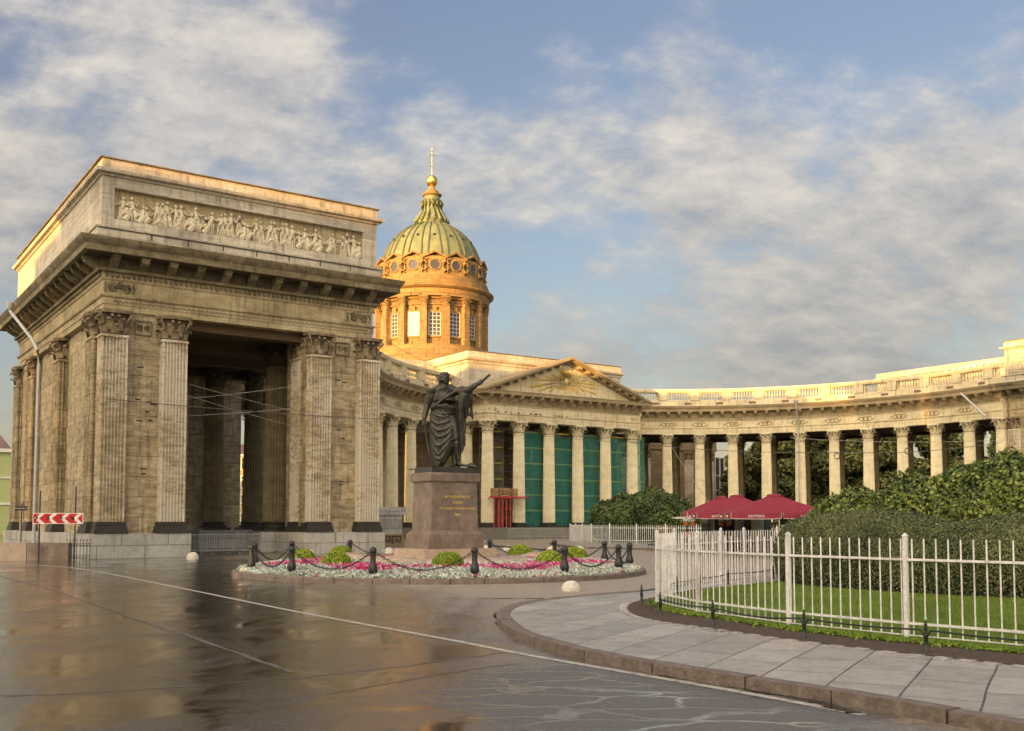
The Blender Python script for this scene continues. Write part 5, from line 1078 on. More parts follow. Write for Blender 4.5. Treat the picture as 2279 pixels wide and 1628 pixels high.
# far white fences
def far_fence(path,label,h=1.45,step=2.5,pkst=.17):
    P=resample(path,step); o=P[0]; rt=empty('white_fence',(o[0],o[1],.12),0,label=label,cat='fence'); pm=MB()
    for p in P: mb=MB(); mb.box(-.05,.05,-.05,.05,0,h+.06); mb.add([(-.06,-.06,h+.06),(.06,-.06,h+.06),(.06,.06,h+.06),(-.06,.06,h+.06),(0,0,h+.14)],[(0,1,4),(1,2,4),(2,3,4),(3,0,4)]); mb.build('post',M['whitepaint'],rt,(p[0]-o[0],p[1]-o[1],0))
    for a,b in zip(P,P[1:]):
        d=Vector(b)-Vector(a); L_=d.length; n=int(L_/pkst); mb=MB(); 
        for z in (.2,h-.25): mb.box(0,L_,-.02,.02,z,z+.045)
        for k in range(1,n): x=L_*k/n; mb.box(x-.017,x+.017,-.045,-.015,.02,h)
        mb.build('picket_panel',M['whitepaint'],rt,(a[0]-o[0],a[1]-o[1],0),math.atan2(d.y,d.x))
    return rt
far_fence([(5.26,92.5),(5.8,88.6),(6.5,85.4),(8.0,83.0),(10.6,81.2),(12.9,80.0),(16.5,78.2)],'far white picket fence before the round dark bush')
far_fence([(15.6,66),(18.5,65.6),(23,65.0),(28,64)],'white picket fence behind the burgundy umbrellas',1.5)
# mesh crowd barriers before the portico and in the passage
def barrier(x,y,ang,label,w=2.5,h=1.15,group='galvanised crowd barriers'):
    rt=empty('crowd_barrier',(x,y,0),ang,label=label,cat='barrier',group=group); mb=MB(); mb.tube([(.05,0,.2),(.05,0,h),(w-.05,0,h),(w-.05,0,.2)],.024,6); mb.tube([(.05,0,.25),(w-.05,0,.25)],.02,6); mb.build('frame',M['galv'],rt)
    mb=MB(); n=int(w/.13)
    for i in range(1,n): x_=.05+(w-.1)*i/n; mb.tube([(x_,0,.25),(x_,0,h)],.013,4)
    mb.build('bars',M['galv'],rt)
    for q in (.3,w-.3):
        MB().tube([(q,-.28,.02),(q,-.05,.14),(q,.05,.14),(q,.28,.02)],.02,5).build('foot',M['galv'],rt)
    return rt
ords=['first','second','third','fourth','fifth','sixth','seventh','eighth','ninth','tenth']
for i in range(8):
    p=wp(-11.2+2.55*i,19.6,0); barrier(p.x,p.y,AXR,ords[i]+' steel barrier from the left before the portico steps')
for i in range(4):
    p=wp(-52.7+1.55*i*1.0,-8.9+.0*i,0); barrier(p.x,p.y,AXR,ords[i]+' steel barrier from the left across the pavilion passage',w=1.55)
# low granite wall and railing at the left
a=(-26.5,49.9)
LW=empty('low_wall',(-27,49.3,0),0,label='low brown granite parapet wall at the left edge beside the pavilion',cat='wall')
MB().box(0,3.6,0,.5,0,.86).build('block',M['granite2'],LW)
MB().box(3.62,5.62,.02,.46,0,.84).build('block',M['granite'],LW)
RG=empty('iron_railing',(-21.55,49.5,0),R(2),label='black wrought iron railing with spear tips beside the pavilion plinth',cat='railing')
mb=MB()
for z in (.12,.80): mb.box(0,1.15,-.015,.015,z-.012,z+.012)
mb.build('rail',M['iron'],RG)
for i in range(8):
    x=.02+i*.158; m2=MB(); m2.tube([(x,0,0),(x,0,.92)],.012,5); m2.tube([(x,0,.92),(x,0,.96),(x,0,1.06)],[.012,.026,.002],5); m2.build('bar',M['iron'],RG)
mb=MB()
for i in range(7):
    x=.099+i*.158; mb.tube(catmull([(x-.07,0,.62),(x-.05,0,.74),(x,0,.68),(x+.05,0,.74),(x+.07,0,.62)],3),.009,4); mb.tube(catmull([(x-.07,0,.16),(x,0,.28),(x+.07,0,.16)],3),.009,4)
mb.build('scrollwork',M['iron'],RG)

# ================================================================ signs
CS=empty('chevron_sign',(-23.0,49.05,0),R(3),label='red and white chevron road sign on two black posts before the pavilion',cat='road sign')
for x,h in ((.30,3.35),(1.98,3.55)): MB().tube([(x,.04,0),(x,.04,h)],.035,8).build('post',M['iron'],CS)
bd=MB().box(0,2.37,-.02,.0,1.76,2.28).build('board',M['signwhite'],CS)
mb=MB(); H0,H1=1.79,2.25; hm=(H0+H1)/2; sh=.26
def clipx(x): return max(.03,min(2.34,x))
for i in range(-1,5):
    x=i*.60-.10
    # left-pointing red chevrons between the white bars
    P_=[(x+.40+sh,H1),(x+.78+sh,H1),(x+.78-.0,hm),(x+.78+sh,H0),(x+.40+sh,H0),(x+.40,hm)]
    up_=[P_[5],P_[0],P_[1],P_[2]]; dn_=[P_[4],P_[5],P_[2],P_[3]]
    for Q_ in (up_,dn_):
        q=[(clipx(a),b) for a,b in Q_]
        if max(a for a,b in q)-min(a for a,b in q)<.02: continue
        mb.add([(a,-.024,b) for a,b in q],[(3,2,1,0)])
mb.build('chevrons',M['signred'],bd,smooth=0)
mb=MB(); rs=random.Random(2)
for cx_ in (.16,.70,1.30,1.88): 
    for k in range(3): mb.tube(catmull([(cx_+rs.uniform(-.09,.09),-.03,hm+rs.uniform(-.10,.12)) for _ in range(4)],3),.012,4)
mb.build('sticker_scraps',M['iron'],bd)
SS=empty('street_sign',(-24.45,50.9,0),0,label='small black street name plate on a thin black post at the left edge',cat='street sign')
MB().tube([(0,.02,0),(0,.02,2.72)],.028,7).build('post',M['iron'],SS); pl=MB().box(-.31,.31,-.03,.0,2.42,2.64).build('plate',M['iron'],SS); mb=MB()
mb.tube(catmull([(0,0,2.7),(-.07,0,2.76),(0,0,2.84),(.07,0,2.76),(0,0,2.7)],3),.012,5); mb.tube(catmull([(-.2,0,2.64),(-.1,0,2.72),(0,0,2.70),(.1,0,2.72),(.2,0,2.64)],3),.012,5); mb.build('finial',M['iron'],SS)
text_mesh('lettering','Казанская пл.',.085,M['signwhite'],TR(0,-.034,2.53)@Matrix.Rotation(PI/2,4,'X'),.002,pl)

# ================================================================ foliage
def ell_cloud(name,ells,core_mat,leaf_mat,dens,size,label,cat,base=None,trunk=None,jit=.7,depth=.12,leafname='foliage',corek=.90,lump=.12,zmin=.05,group=None):
    o=base or (ells[0][0],ells[0][1],0); rt=empty(name,o,0,label=label,cat=cat,group=group); core=MB()
    E_=np.array(ells,dtype=float); PP=[];QQ=[]
    for i,e in enumerate(E_):
        c=e[:3]; r=e[3:6]; core.ball(tuple(c-np.array(o)),tuple(r*corek),18,12)
        area=4*PI*((( (r[0]*r[1])**1.6+(r[0]*r[2])**1.6+(r[1]*r[2])**1.6)/3)**(1/1.6)); n=int(area*dens)
        q=RNG.normal(0,1,(n,3)); q/=np.linalg.norm(q,axis=1)[:,None]; k=1+RNG.uniform(-depth,.04,(n,1))+lump*np.array([noise.noise(Vector(tuple(t*2.6+c))) for t in q])[:,None]*.8
        p=c+q*r*k; ok=p[:,2]>zmin
        for j,f in enumerate(E_):
            if j!=i: ok&=((((p-f[:3])/(f[3:6]*.93))**2).sum(1)>1)
        PP.append(p[ok]-np.array(o)); QQ.append((q/r)[ok]/np.linalg.norm((q/r)[ok],axis=1)[:,None])
    c_=core
    for i,v in enumerate(c_.v):
        s=1+.05*noise.noise(v*1.3); c_.v[i]=Vector((v.x,v.y,max(.0,v.z)))
    c_.build('crown',core_mat,rt); leaf_cloud(leafname,np.concatenate(PP),np.concatenate(QQ),size,leaf_mat,1.5,jit,rt)
    if trunk:
        for t in trunk: mb=MB(); mb.tube([tuple(np.array(p)-np.array(o)) for p in t[0]],t[1],9); mb.build('trunk',M['bark'],rt)
    return rt
# clipped hedge behind the near fence
def hedge_sheet():
    path=catmull([(9.7,32.2),(9.55,30.0),(9.9,28.2),(11.2,26.3),(13.2,24.6),(16,22.6),(19,20.5)],10); path=resample(path,.12); L_=len(path)
    rt=empty('clipped_hedge',(9.7,30,.12),0,label='broad smooth clipped dark green hedge with rounded top behind the near white fence',cat='hedge')
    def surf(i,phi,k=1.0):
        p=Vector(path[i]); a=Vector(path[max(0,i-1)]);b=Vector(path[min(L_-1,i+1)]); t=(b-a).normalized(); nn=Vector((t.y,-t.x)); s=i*.12
        e=min(1,math.sqrt(max(0,1-(max(0,3.4-s)/3.4)**2))) if s<3.4 else 1
        top=2.0+.12*math.sin(s*.55+.9)+.07*math.sin(s*1.7)-(.10*math.exp(-((s-6.8)/.8)**2)); Rw=(1.95+.08*math.sin(s*1.1))*e*k
        c,sn=math.cos(phi),math.sin(phi); x=Rw*math.copysign(abs(c)**.55,c); z=top*max(0,sn)**.62*(.12+.88*e)*k
        if sn<.25: x*=.93+.28*sn
        return Vector((p.x-nn.x*x*-1*-1,p.y-nn.y*x*-1*-1,z+.12)) 
    nphi=26; vs=[];fs=[]
    for i in range(0,L_,2):
        for j in range(nphi): q=surf(i,PI*j/(nphi-1),.95); vs.append((q.x-9.7,q.y-30,q.z-.14))
    rows=len(range(0,L_,2)); fs=[(a*nphi+b,a*nphi+b+1,(a+1)*nphi+b+1,(a+1)*nphi+b) for a in range(rows-1) for b in range(nphi-1)]+[tuple(range(nphi))]
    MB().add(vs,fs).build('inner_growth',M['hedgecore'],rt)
    P=[];Q=[]
    for _ in range(230000):
        i=random.randrange(1,L_-1); phi=PI*random.random()**.9; f=random.random(); pa=surf(i,phi); p=pa.lerp(surf(min(L_-1,i+1),phi),f); p2=surf(i,min(PI,phi+.03)); p2=p+(surf(i,min(PI,phi+.03))-pa); p3=p+(surf(min(L_-1,i+1),phi)-pa); nrm=(p2-p).cross(p3-p)
        if nrm.length<1e-9: continue
        nrm.normalize(); mid=surf(i,PI/2,.5); 
        if nrm.dot(p-mid)<0: nrm=-nrm
        lump=.03*noise.noise(p*2.2)+.02*noise.noise(p*8); q=p+nrm*(lump+random.uniform(-.05,.025)+(random.uniform(.02,.09) if random.random()<.04 else 0)); P.append((q.x-9.7,q.y-30,q.z-.12)); Q.append(tuple(nrm))
    leaf_cloud('foliage',np.array(P),np.array(Q),.034,M['hedge'],1.5,.45,rt)
hedge_sheet()
E_=[];rh=random.Random(11)
path=catmull([(16.2,54,2.7),(16.3,51,3.0),(16.6,49,3.35),(17.2,47,3.55),(18.0,45,3.95),(19.2,43,4.25),(20.4,41,4.65),(22,39,4.7),(24,37,4.8)],3)
for i,(x,y,h) in enumerate(path):
    for k in range(3): hh=h*rh.uniform(.86,1.02); E_.append((x+rh.uniform(-.9,1.2)+(.6 if k else 0),y+rh.uniform(-.9,.9),hh*.5,1.5*rh.uniform(.8,1.15),1.5*rh.uniform(.8,1.1),hh*.5))
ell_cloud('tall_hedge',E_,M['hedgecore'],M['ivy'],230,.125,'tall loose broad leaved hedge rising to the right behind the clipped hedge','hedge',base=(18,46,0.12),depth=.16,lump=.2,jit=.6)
E_=[]
for i in range(30): a=rh.uniform(0,6.28); rr=rh.uniform(0,.85); x=11.3+4.9*rr*math.cos(a); y=88+2.5*rr*math.sin(a); h=4.5*math.sqrt(1-(rr*.85)**2)*rh.uniform(.88,1.03); E_.append((x,y,h*.52,1.5,1.5,h*.5))
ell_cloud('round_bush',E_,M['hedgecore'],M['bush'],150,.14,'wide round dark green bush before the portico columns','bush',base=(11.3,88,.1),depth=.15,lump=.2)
E_=[(18.5+i*1.3,70+rh.uniform(-.5,.5),.8,1.1,1.3,.9+rh.uniform(-.1,.15)) for i in range(8)]
ell_cloud('low_hedge',E_,M['hedgecore'],M['hedge'],60,.12,'low clipped hedge behind the umbrellas and their white fence','hedge',base=(22,70,.1))
def tree(x,y,h,w,label,seed,leaf='tree'):
    r=random.Random(seed); E_=[]; tr=[([(x,y,0),(x+r.uniform(-.3,.3),y,h*.3),(x+r.uniform(-.5,.5),y,h*.62)],[w*.075,w*.055,w*.03])]
    for k in range(5): a=r.uniform(0,6.28); tr.append(([(x,y,h*(.28+.06*k)),(x+w*.25*math.cos(a),y+w*.25*math.sin(a),h*(.5+.06*k)),(x+w*.4*math.cos(a),y+w*.4*math.sin(a),h*(.62+.05*k))],[w*.035,w*.02,w*.008]))
    for k in range(24):
        a=r.uniform(0,6.28); t=r.random(); rr=w*.5*math.sin(PI*(.15+.8*t))*r.uniform(.3,1); z=h*(.25+.70*t); s=w*r.uniform(.13,.22); E_.append((x+rr*math.cos(a),y+rr*math.sin(a),z,s*1.1,s*1.1,s*.8))
    ell_cloud('broadleaf_tree',E_,M['hedgecore'],M[leaf],26,.40,label,'tree',base=(x,y,0),trunk=tr,depth=.4,lump=.3,corek=.62,zmin=1,group='trees behind the right colonnade')
for i,(x,y,h,w,lb) in enumerate([(35.5,152,12.0,8,'pale leaved tree seen through the colonnade, leftmost of the trees'),(42,160,16.5,11,'dark tall tree behind the third free column gap'),(50,165,17.5,12,'broad tree in the middle of the park behind the colonnade'),(58,162,17,12,'tree right of the drain pipe behind the colonnade'),(66,158,16.5,11,'dark tree seen between the right colonnade columns'),(75,150,16.5,12,'tree behind the last columns before the right pavilion'),(54,185,19,14,'farthest large tree in the park behind the colonnade'),(84,146,16,12,'rightmost tree beyond the right pavilion'),(40,180,14,12,'distant low tree behind the pale leaved one')]): tree(x,y,h,w,lb,i)
E_=[(36+i*3.6,156+rh.uniform(-3,3),2.2,2.6,2.0,2.6+rh.uniform(-.3,.5)) for i in range(15)]
ell_cloud('park_shrubbery',E_,M['hedgecore'],M['tree'],22,.35,'dark continuous shrubbery at the foot of the park trees','shrubbery',base=(60,156,0))
# lawn blades
LP=LAWN+[(20,7),(20,30),(12,34)]
def inside(x,y,P):
    c=False;j=len(P)-1
    for i in range(len(P)):
        if (P[i][1]>y)!=(P[j][1]>y) and x<(P[j][0]-P[i][0])*(y-P[i][1])/(P[j][1]-P[i][1])+P[i][0]: c=not c
        j=i
    return c
pts=[]
while len(pts)<75000:
    y=8+24*random.random()**1.5; x=random.uniform(3,13.5)
    if x<y*.56 and inside(x,y,LP): pts.append((x,y))
pts=np.array(pts); n=len(pts); h=RNG.uniform(.02,.055,n); a=RNG.uniform(0,6.28,n); w=.006; lx=RNG.normal(0,.012,(n,2))
z0=.13; v=np.zeros((n,3,3)); v[:,0,:2]=pts-np.c_[np.cos(a),np.sin(a)]*w; v[:,1,:2]=pts+np.c_[np.cos(a),np.sin(a)]*w; v[:,2,:2]=pts+lx; v[:,0,2]=z0;v[:,1,2]=z0;v[:,2,2]=z0+h
me=bpy.data.meshes.new('lawn_grass'); me.vertices.add(3*n); me.vertices.foreach_set('co',v.ravel()); me.loops.add(3*n); me.loops.foreach_set('vertex_index',np.arange(3*n)); me.polygons.add(n); me.polygons.foreach_set('loop_start',np.arange(n)*3); me.materials.append(M['grass']); me.update(calc_edges=True)
place(me,'lawn_grass',kind='stuff',label='short bright green lawn grass inside the near fence',cat='grass')
# ragged grass at the soil edge
pts=[]
for _ in range(9000):
    i=random.randrange(len(LAWN)-1); t=random.random(); x=LAWN[i][0]*(1-t)+LAWN[i+1][0]*t-abs(random.gauss(0,.16))*.8; y=LAWN[i][1]*(1-t)+LAWN[i+1][1]*t-abs(random.gauss(0,.12)); pts.append((x,y))
pts=np.array(pts); P=np.c_[pts,np.full(len(pts),.15)]; leaf_cloud('ragged_grass_edge',P,np.tile([0,0,1.],(len(P),1)),.03,M['grass'],2,1,kind='stuff',label='ragged grass growing out over the bare soil strip',cat='grass')

# ================================================================ umbrellas and kiosk
def umbrella(x,y,ang,half,zv,zp,label,writing=True,flat_=False):
    rt=empty('parasol',(x,y,0),ang,label=label,cat='parasol',group='burgundy cafe parasols'); c=MB(); n=9; vs=[]
    # four sagging panels
    for s in range(4):
        Mx=RZ(s*PI/2); g=[]
        for i in range(n):
            t=i/(n-1); 
            for j in range(n):
                q=-1+2*j/(n-1); r=.30+(half-.30)*t; z=zp-.12-(zp-.12-zv)*t**.93-.07*(1-q*q)*math.sin(PI*t); g.append((q*r,-r,z))
        c.add(g,[(i*n+j,(i+1)*n+j,(i+1)*n+j+1,i*n+j+1) for i in range(n-1) for j in range(n-1)],Mx)
    cn=c.build('canopy',M['umb'],rt)
    c=MB()
    c.add([(-.36,-.36,zp-.12),(.36,-.36,zp-.12),(.36,.36,zp-.12),(-.36,.36,zp-.12),(-.27,-.27,zp-.02),(.27,-.27,zp-.02),(.27,.27,zp-.02),(-.27,.27,zp-.02),(0,0,zp+.02)],[(0,1,5,4),(1,2,6,5),(2,3,7,6),(3,0,4,7),(4,5,8),(5,6,8),(6,7,8),(7,4,8)]); c.build('top_vent',M['umb'],cn)
    tr=MB()
    for s in range(4):
        Mx=RZ(s*PI/2)
        for h0,h1 in ((-half,-.05),(.05,half)):
            g=[]
            for i in range(7):
                q=h0+(h1-h0)*i/6; dz=-.0-.03*math.sin(PI*(i/6)); g+=[(q,-half-.005,zv+dz*.3),(q,-half-.03-.02*math.sin(i*2),zv-.30+(.03 if i in (0,6) else 0))]
            v=MB(); v.add(g,[(2*i,2*i+1,2*i+3,2*i+2) for i in range(6)],Mx); v.build('valance',M['umb'],rt)
            b=[g[2*i+1] for i in range(7)]; tr.tube([g[0]]+b+[g[12]],.011,4,M=Mx)
            if writing: text_mesh('lettering','БАЛТИКА',.17,M['umbtrim'],Mx@TR((h0+h1)/2,-half-.055,zv-.165)@Matrix.Rotation(PI/2,4,'X')@Matrix.Shear('XZ',4,(0,0)),.004,rt)
    tr.build('piping',M['umbtrim'],rt)
    MB().tube([(0,0,0),(0,0,zp-.1)],.035,10).build('pole',M['wood'],rt); MB().lathe([(.35,0),(.35,.08),(.08,.12),(.05,.3)],16).build('foot',M['iron'],rt)
    mb=MB()
    for s in range(8): a=s*PI/4+PI/4; k=half*(1.38 if s%2==0 else 1)*.97; mb.tube([(.05*math.cos(a),.05*math.sin(a),zp-.2),(k*math.cos(a),k*math.sin(a),zv-.03)],.012,4); mb.tube([(.05*math.cos(a),.05*math.sin(a),zv-.25),(k*.5*math.cos(a),k*.5*math.sin(a),(zp+zv)/2-.12)],.010,4)
    mb.build('ribs',M['wood'],rt)
umbrella(13.85,54.0,R(-5),2.55,2.30,3.33,'nearest and largest burgundy parasol with white lettering on its valance')
umbrella(13.05,59.4,R(-5),2.5,2.32,3.42,'second burgundy parasol behind and left of the nearest one')
umbrella(13.2,64.5,R(-5),2.3,2.45,3.45,'rearmost burgundy parasol with a grey shaded edge',False)
KI=empty('drinks_kiosk',(12.2,62.0,0),R(4),label='small drinks kiosk with cream counter and pale green curtains under the parasols',cat='kiosk')
MB().box(0,1.1,-1.3,-1.2,.72,1.22).build('counter',M['counter'],KI); MB().box(-.05,1.2,-1.35,-.9,1.22,1.27).build('counter_top',M['white_trim'],KI)
MB().box(-.3,3.6,0,1.5,0,2.1).build('cabin',M['glass'],KI)
for x0,w_ in ((1.25,.55),(2.3,.75),(-.3,.3)):
    mb=MB(); n_=int(w_/.09); vs=[]
    for i in range(n_+1): xx=x0+w_*i/n_; yy=-.25+.05*(i%2); vs+=[(xx,yy,.1),(xx,yy,2.15)]
    mb.add(vs,[(2*i,2*i+2,2*i+3,2*i+1) for i in range(n_)]); mb.build('curtain',M['curtain'],KI,smooth=0)
for x in (-.35,1.2,1.95,3.6): MB().box(x,x+.08,-1.35,-1.27,0,2.3).build('post',M['yellow'] if x==1.95 else M['galv'],KI)
AW=empty('awning_bar',(9.62,60.2,0),R(8),label='white folded awning bar sticking out left of the parasols',cat='awning'); MB().box(0,1.35,0,.5,2.04,2.12).build('cassette',M['whitepaint'],AW); MB().tube([(1.3,.25,0),(1.3,.25,2.05)],.03,6).build('post',M['galv'],AW)
def flower_stand(x,y,label):
    rt=empty('flower_stand',(x,y,0),0,label=label,cat='plant stand',group='flower pot stands beside the kiosk')
    mb=MB(); mb.tube([(-.15,0,0),(-.15,0,2.0)],.02,5); mb.tube([(.15,0,0),(.15,0,2.0)],.02,5); mb.build('pole',M['iron'],rt)
    for q in (-.22,.22):
        for z in (.98,1.62):
            p=MB().lathe([(.0,0),(.12,.0),(.18,.2),(.19,.24),(.16,.24)],12).build('flower_pot',M['terracotta'],rt,(q,-.05,z))
            if z>1.5:
                qq=RNG.normal(0,1,(160,3)); qq/=np.linalg.norm(qq,axis=1)[:,None]; leaf_cloud('white_flowers',qq*np.array([.17,.17,.13])+np.array([0,0,.32]),qq,.07,M['silver'],1.2,.6,p)
flower_stand(10.35,59.5,'plant stand with four terracotta pots at the left of the kiosk'); flower_stand(12.45,59.8,'plant stand with white flowers over terracotta pots right of the counter')
# wicker chairs and tables
def chair_proto():
    rt=empty('wicker_chair',(0,0,0)); MB().box(-.24,.24,-.24,.24,.40,.46).build('seat',M['wicker'],rt)
    mb=MB(); mb.add([(-.24,.22,.44),(.24,.22,.44),(.26,.36,.88),(-.26,.36,.88),(-.24,.26,.44),(.24,.26,.44),(.26,.40,.88),(-.26,.40,.88)],[(0,1,2,3),(7,6,5,4),(3,2,6,7),(0,3,7,4),(1,5,6,2)]); mb.build('backrest',M['wicker'],rt)
    for s in (-1,1):
        for t in (-1,1): MB().tube([(s*.22,t*.21,.42),(s*.25,t*.25,0)],.018,6).build('leg',M['wicker'],rt)
        MB().tube(catmull([(s*.24,-.22,.42),(s*.27,-.22,.62),(s*.27,.05,.66),(s*.25,.30,.66)],3),.022,6).build('armrest',M['wicker'],rt)
    return rt
cp=chair_proto(); spots=[(8.72,63.2,-1.2,'dark wicker chair standing alone left of the near fence corner'),(10.6,61,.4,'dark wicker chair under the left edge of the second parasol'),(11.2,59.0,2.2,'dark wicker chair before the flower stand'),(12.3,56.5,.2,'dark wicker chair below the middle of the parasols'),(13.1,52.8,3.0,'dark wicker chair in front of the nearest parasol pole'),(14.6,54.3,1.4,'dark wicker chair at the right of the nearest parasol pole'),(12.0,53.4,-1.3,'dark wicker chair at the left of the nearest parasol pole'),(14.9,58.2,.5,'dark wicker chair behind the right side of the second parasol')]
for i,(x,y,r_,lb) in enumerate(spots): o=cp if i==0 else copy_tree(cp); o.location=(x,y,0); o.rotation_euler=(0,0,r_); tag(o,lb,'chair','wicker cafe chairs')
tp=empty('cafe_table',(0,0,0)); MB().box(-.38,.38,-.38,.38,.70,.74).build('tabletop',M['wicker'],tp)
for s in (-1,1):
    for t in (-1,1): MB().tube([(s*.33,t*.33,.70),(s*.34,t*.34,0)],.022,6).build('leg',M['wicker'],tp)
for i,(x,y,lb) in enumerate([(9.35,63.3,'dark square cafe table beside the lone wicker chair'),(11.0,60.2,'dark square cafe table by the left flower stand'),(13.0,53.7,'dark square cafe table under the nearest parasol'),(14.0,58.6,'dark square cafe table under the second parasol')]): o=tp if i==0 else copy_tree(tp); o.location=(x,y,0); tag(o,lb,'table','square cafe tables')

# ================================================================ works in the portico
ORD5=['first gap right of the red platform','second gap','third gap','fourth gap','behind the rightmost column']
labs=['green scaffold net in the portico gap next to the red platform','green scaffold net in the middle gap of the portico','green scaffold net in the second gap from the right of the portico','green scaffold net in the rightmost gap of the portico','narrow green scaffold net edge right of the last portico column']
for i,(ua,ub) in enumerate([(-4.75,-1.6),(-.3,3.2),(4.1,7.25),(8.2,11.2),(12.4,13.75)]):
    n_=30;m_=24; vs=[]; zt=12.1-.2*(i%2)
    for a_ in range(m_+1):
        for b_ in range(n_+1):
            t=a_/m_; q=b_/n_; top=zt-(.7*math.exp(-((q-.5)/.16)**2) if i==1 else .25*math.sin(PI*q)); z=1.25+(top-1.25)*t
            vs.append((ua+(ub-ua)*q+.06*math.sin(z*1.3+i)*(1 if b_ in (0,n_) else .3),26.6+.035*math.sin(q*23+z*.4+i)+.03*math.sin(z*2.6+q*4),z))
    o=MB().add(vs,[(a_*(n_+1)+b_,a_*(n_+1)+b_+1,(a_+1)*(n_+1)+b_+1,(a_+1)*(n_+1)+b_) for a_ in range(m_) for b_ in range(n_)]).build('scaffold_net',M['net'],None,(CX0[0],CX0[1],0),AXR,label=labs[i],cat='scaffold net',group='green nets in the portico')
SF=empty('scaffold',(CX0[0],CX0[1],0),AXR,label='steel tube scaffold with yellow boards standing behind the green nets in the portico',cat='scaffold')
mb=MB()
for u in [-8.9,-7.6,-6.5,-4.8,-3.7,-2.7,-.7,.4,1.5,3.3,4.5,5.7,7.3,8.5,9.7,11.5,12.6]:
    for v in (27.2,28.3): mb.tube([(u,v,1.2),(u,v,12.0)],.035,5)
mb.build('standards',M['steel'],SF)
mb=MB()
for j in range(6):
    z=3.0+j*1.75
    for v in (27.2,28.3): mb.tube([(-9,v,z+.9),(13,v,z+.9)],.025,5)
mb.build('guard_tubes',M['steel'],SF)
mb=MB()
for j in range(6):
    z=3.0+j*1.75; mb.box(-5,13.6,27.15,28.35,z,z+.05); mb.box(-5,13.6,26.80,26.83,z,z+.14)
    mb.box(-9,-6.4,27.3,28.3,z,z+.05)
mb.build('boards',M['yellow'],SF)
RP=empty('red_platform',(CX0[0],CX0[1],0),AXR,label='red steel shoring platform carrying crates between the two left portico columns',cat='platform')
for u in (-9.8,-9.2,-8.7,-8.2,-7.7):
    for v in (24.1,25.9): MB().tube([(u,v,1.2 if v>24.5 else 1.2),(u,v,4.35)],.065,8).build('prop',M['redpaint'],RP)
mb=MB(); mb.box(-10.4,-5.4,23.9,24.1,4.38,4.52); mb.box(-10.4,-5.4,25.8,26.0,4.38,4.52)
for i in range(5): mb.box(-10.1+i,-9.95+i,23.7,26.3,4.30,4.37)
for z in (2.2,3.2): mb.box(-9.3,-7.1,24.07,24.12,z,z+.08)
mb.build('beams',M['redpaint'],RP)
for i,(u,w_,h_) in enumerate([(-9.5,.55,.8),(-8.3,1.1,.85),(-6.9,.5,.8)]):
    mb=MB()
    for j in range(int(h_/.26)): mb.box(u-w_/2,u+w_/2,24.2,25.3,4.58+j*.27,4.58+j*.27+.12); 
    for q in (-w_/2,-.04,w_/2-.08): mb.box(u+q,u+q+.08,24.23,25.27,4.57,4.57+h_)
    mb.build('crate',M['crate'],None,(CX0[0],CX0[1],0),AXR,label=['left small slatted wooden crate on the red platform','wide slatted wooden crate in the middle of the red platform','right small slatted wooden crate on the red platform'][i],cat='crate',group='wooden crates on the red platform')
# block with meander relief beside the pavilion
GB=empty('grey_stone_block',tuple(wp(-36.2,3.0)),AXR,label='grey stone block with a Greek key band between pavilion and pedestal',cat='stone block')
MB().box(0,3.9,0,2.2,.9,2.35).build('block',M['plinth'],GB); MB().box(-.25,4.1,-.2,2.4,2.35,2.95).build('cap',M['plinth'],GB); MB().box(-.05,4.0,-.1,2.3,0,.9).build('footing',M['wall'],GB)
mb=MB()
for i in range(4):
    x=.25+i*.9; 
    for a_,b_ in (((0,0),(0,.5)),((0,.5),(.7,.5)),((.7,.5),(.7,.15)),((.7,.15),(.35,.15)),((.35,.15),(.35,.33))): mb.box(x+min(a_[0],b_[0]),x+max(a_[0],b_[0])+.09,-.14,-.1,.2+min(a_[1],b_[1]),.2+max(a_[1],b_[1])+.09)
mb.build('key_pattern',M['base'],GB)
# pigeons on the portico ledge
pg=MB(); pg.ball((0,0,.11),(.16,.09,.10),8,6); pg.ball((.13,0,.22),.055,7,5); pg.tube([(-.1,0,.11),(-.28,0,.06)],[.06,.02],5); pg.tube([(.17,0,.22),(.21,0,.21)],[.015,.004],4); pg.tube([(0,.03,.05),(0,.03,0)],.01,4); pg.tube([(0,-.03,.05),(0,-.03,0)],.01,4); pg.v=[v*.72 for v in pg.v]; pm=pg.mesh('pigeon',M['pigeon'])
for i,u in enumerate([-11.4,-8.9,-7.9,-7.2,-6.2,-4.6,-4.0,-3.8,-3.3,-1.2,-.7,-.3,.4]):
    p=wp(u if u>-11 else -10.6,24.67 if u>-11 else 26.5,13.49); place(pm,'pigeon',None,p,RND.uniform(0,6.28),label='small dark pigeon perched on the ledge above the portico columns',cat='pigeon',group='pigeons on the portico ledge')
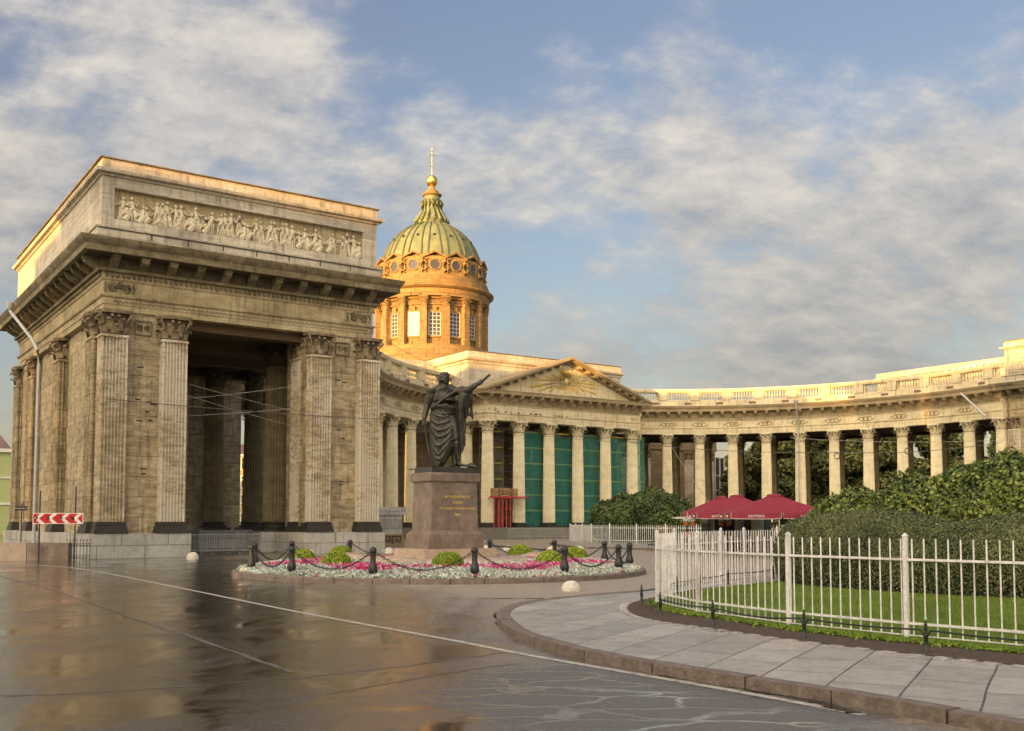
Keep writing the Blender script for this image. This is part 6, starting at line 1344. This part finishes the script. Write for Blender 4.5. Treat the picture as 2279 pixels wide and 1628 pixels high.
# wires
def wire(a,b,sag,r,mat,label,n=16):
    a=Vector(a);b=Vector(b); pts=[a+(b-a)*(i/n)-Vector((0,0,sag*4*(i/n)*(1-i/n))) for i in range(n+1)]; return MB().tube(pts,r,5).build('overhead_wire',mat,None,label=label,cat='wire',group='overhead wires')
P=lambda u,v,z:tuple(wp(u,v,z))
wire(P(-57.3,-11.75,8.05),P(-41.8,-11.75,7.9),.10,.022,M['wire'],'dark cable strung straight across the front of the left pavilion')
wire(P(-53.4,-10.3,8.4),P(-46.3,-10.9,9.7),.05,.012,M['wirelight'],'pale wire rising to the right across the passage, upper one')
wire(P(-53.4,-10.4,7.5),P(-46.3,-10.9,8.4),.05,.012,M['wirelight'],'pale wire rising to the right across the passage, lower one')
wire(P(-53.4,-11.0,9.3),P(-46.4,-9.6,8.3),.05,.012,M['wirelight'],'pale wire falling to the right across the passage, upper one')
wire(P(-53.4,-11.0,8.7),P(-46.4,-9.6,7.4),.05,.012,M['wirelight'],'pale wire falling to the right across the passage, lower one')
a=ground_pt; 
def at_px(x,y,D): d=px_dir(x,y); t=D/d.y; return (d.x*t,D,EYE+d.z*t)
wire(at_px(1400,985,118),at_px(1862,1007,100),.4,.03,M['wire'],'dark cable before the colonnade left of its coiled loop'); wire(at_px(1862,1007,100),at_px(2230,985,96),.4,.03,M['wire'],'dark cable before the colonnade right of its coiled loop')
wire(at_px(1040,940,105),at_px(1420,985,118),.5,.025,M['wire'],'dark cable running before the portico columns')
wire(at_px(1475,960,127),at_px(1590,1135,66),.3,.02,M['wirelight'],'pale cable slanting down from the colonnade to the parasols')
wire(at_px(1760,975,90),at_px(2279,978,80),.3,.015,M['wirelight'],'thin pale wire across the right colonnade columns')
wire(at_px(860,760,70),at_px(1160,905,125),.3,.015,M['wire'],'thin wire from the left pavilion towards the portico')
for x,lb in ((1862,'left'),(2020,'right')):
    c=at_px(x,1015 if x<1900 else 1004,100 if x<1900 else 98); mb=MB()
    for k in range(3): mb.tube([(.28*math.cos(t)+.02*k,.03*k,.30*math.sin(t)-.02*k) for t in [2*PI*j/14 for j in range(14)]],.035,5,closed=True)
    mb.build('cable_coil',M['wire'],None,c,label=lb+' coil of black cable hanging on the wire before the colonnade',cat='cable coil')
# traffic barrier arm lying behind the bed
mb=MB(); mb.tube([(-3.0,62,.55),(3.0,60,.12)],.05,8); mb.box(2.6,3.3,59.8,60.2,0,.22); mb.build('boom_barrier',M['iron'],None,label='dark boom barrier arm lowered behind the flower bed, right of the pedestal',cat='barrier arm')
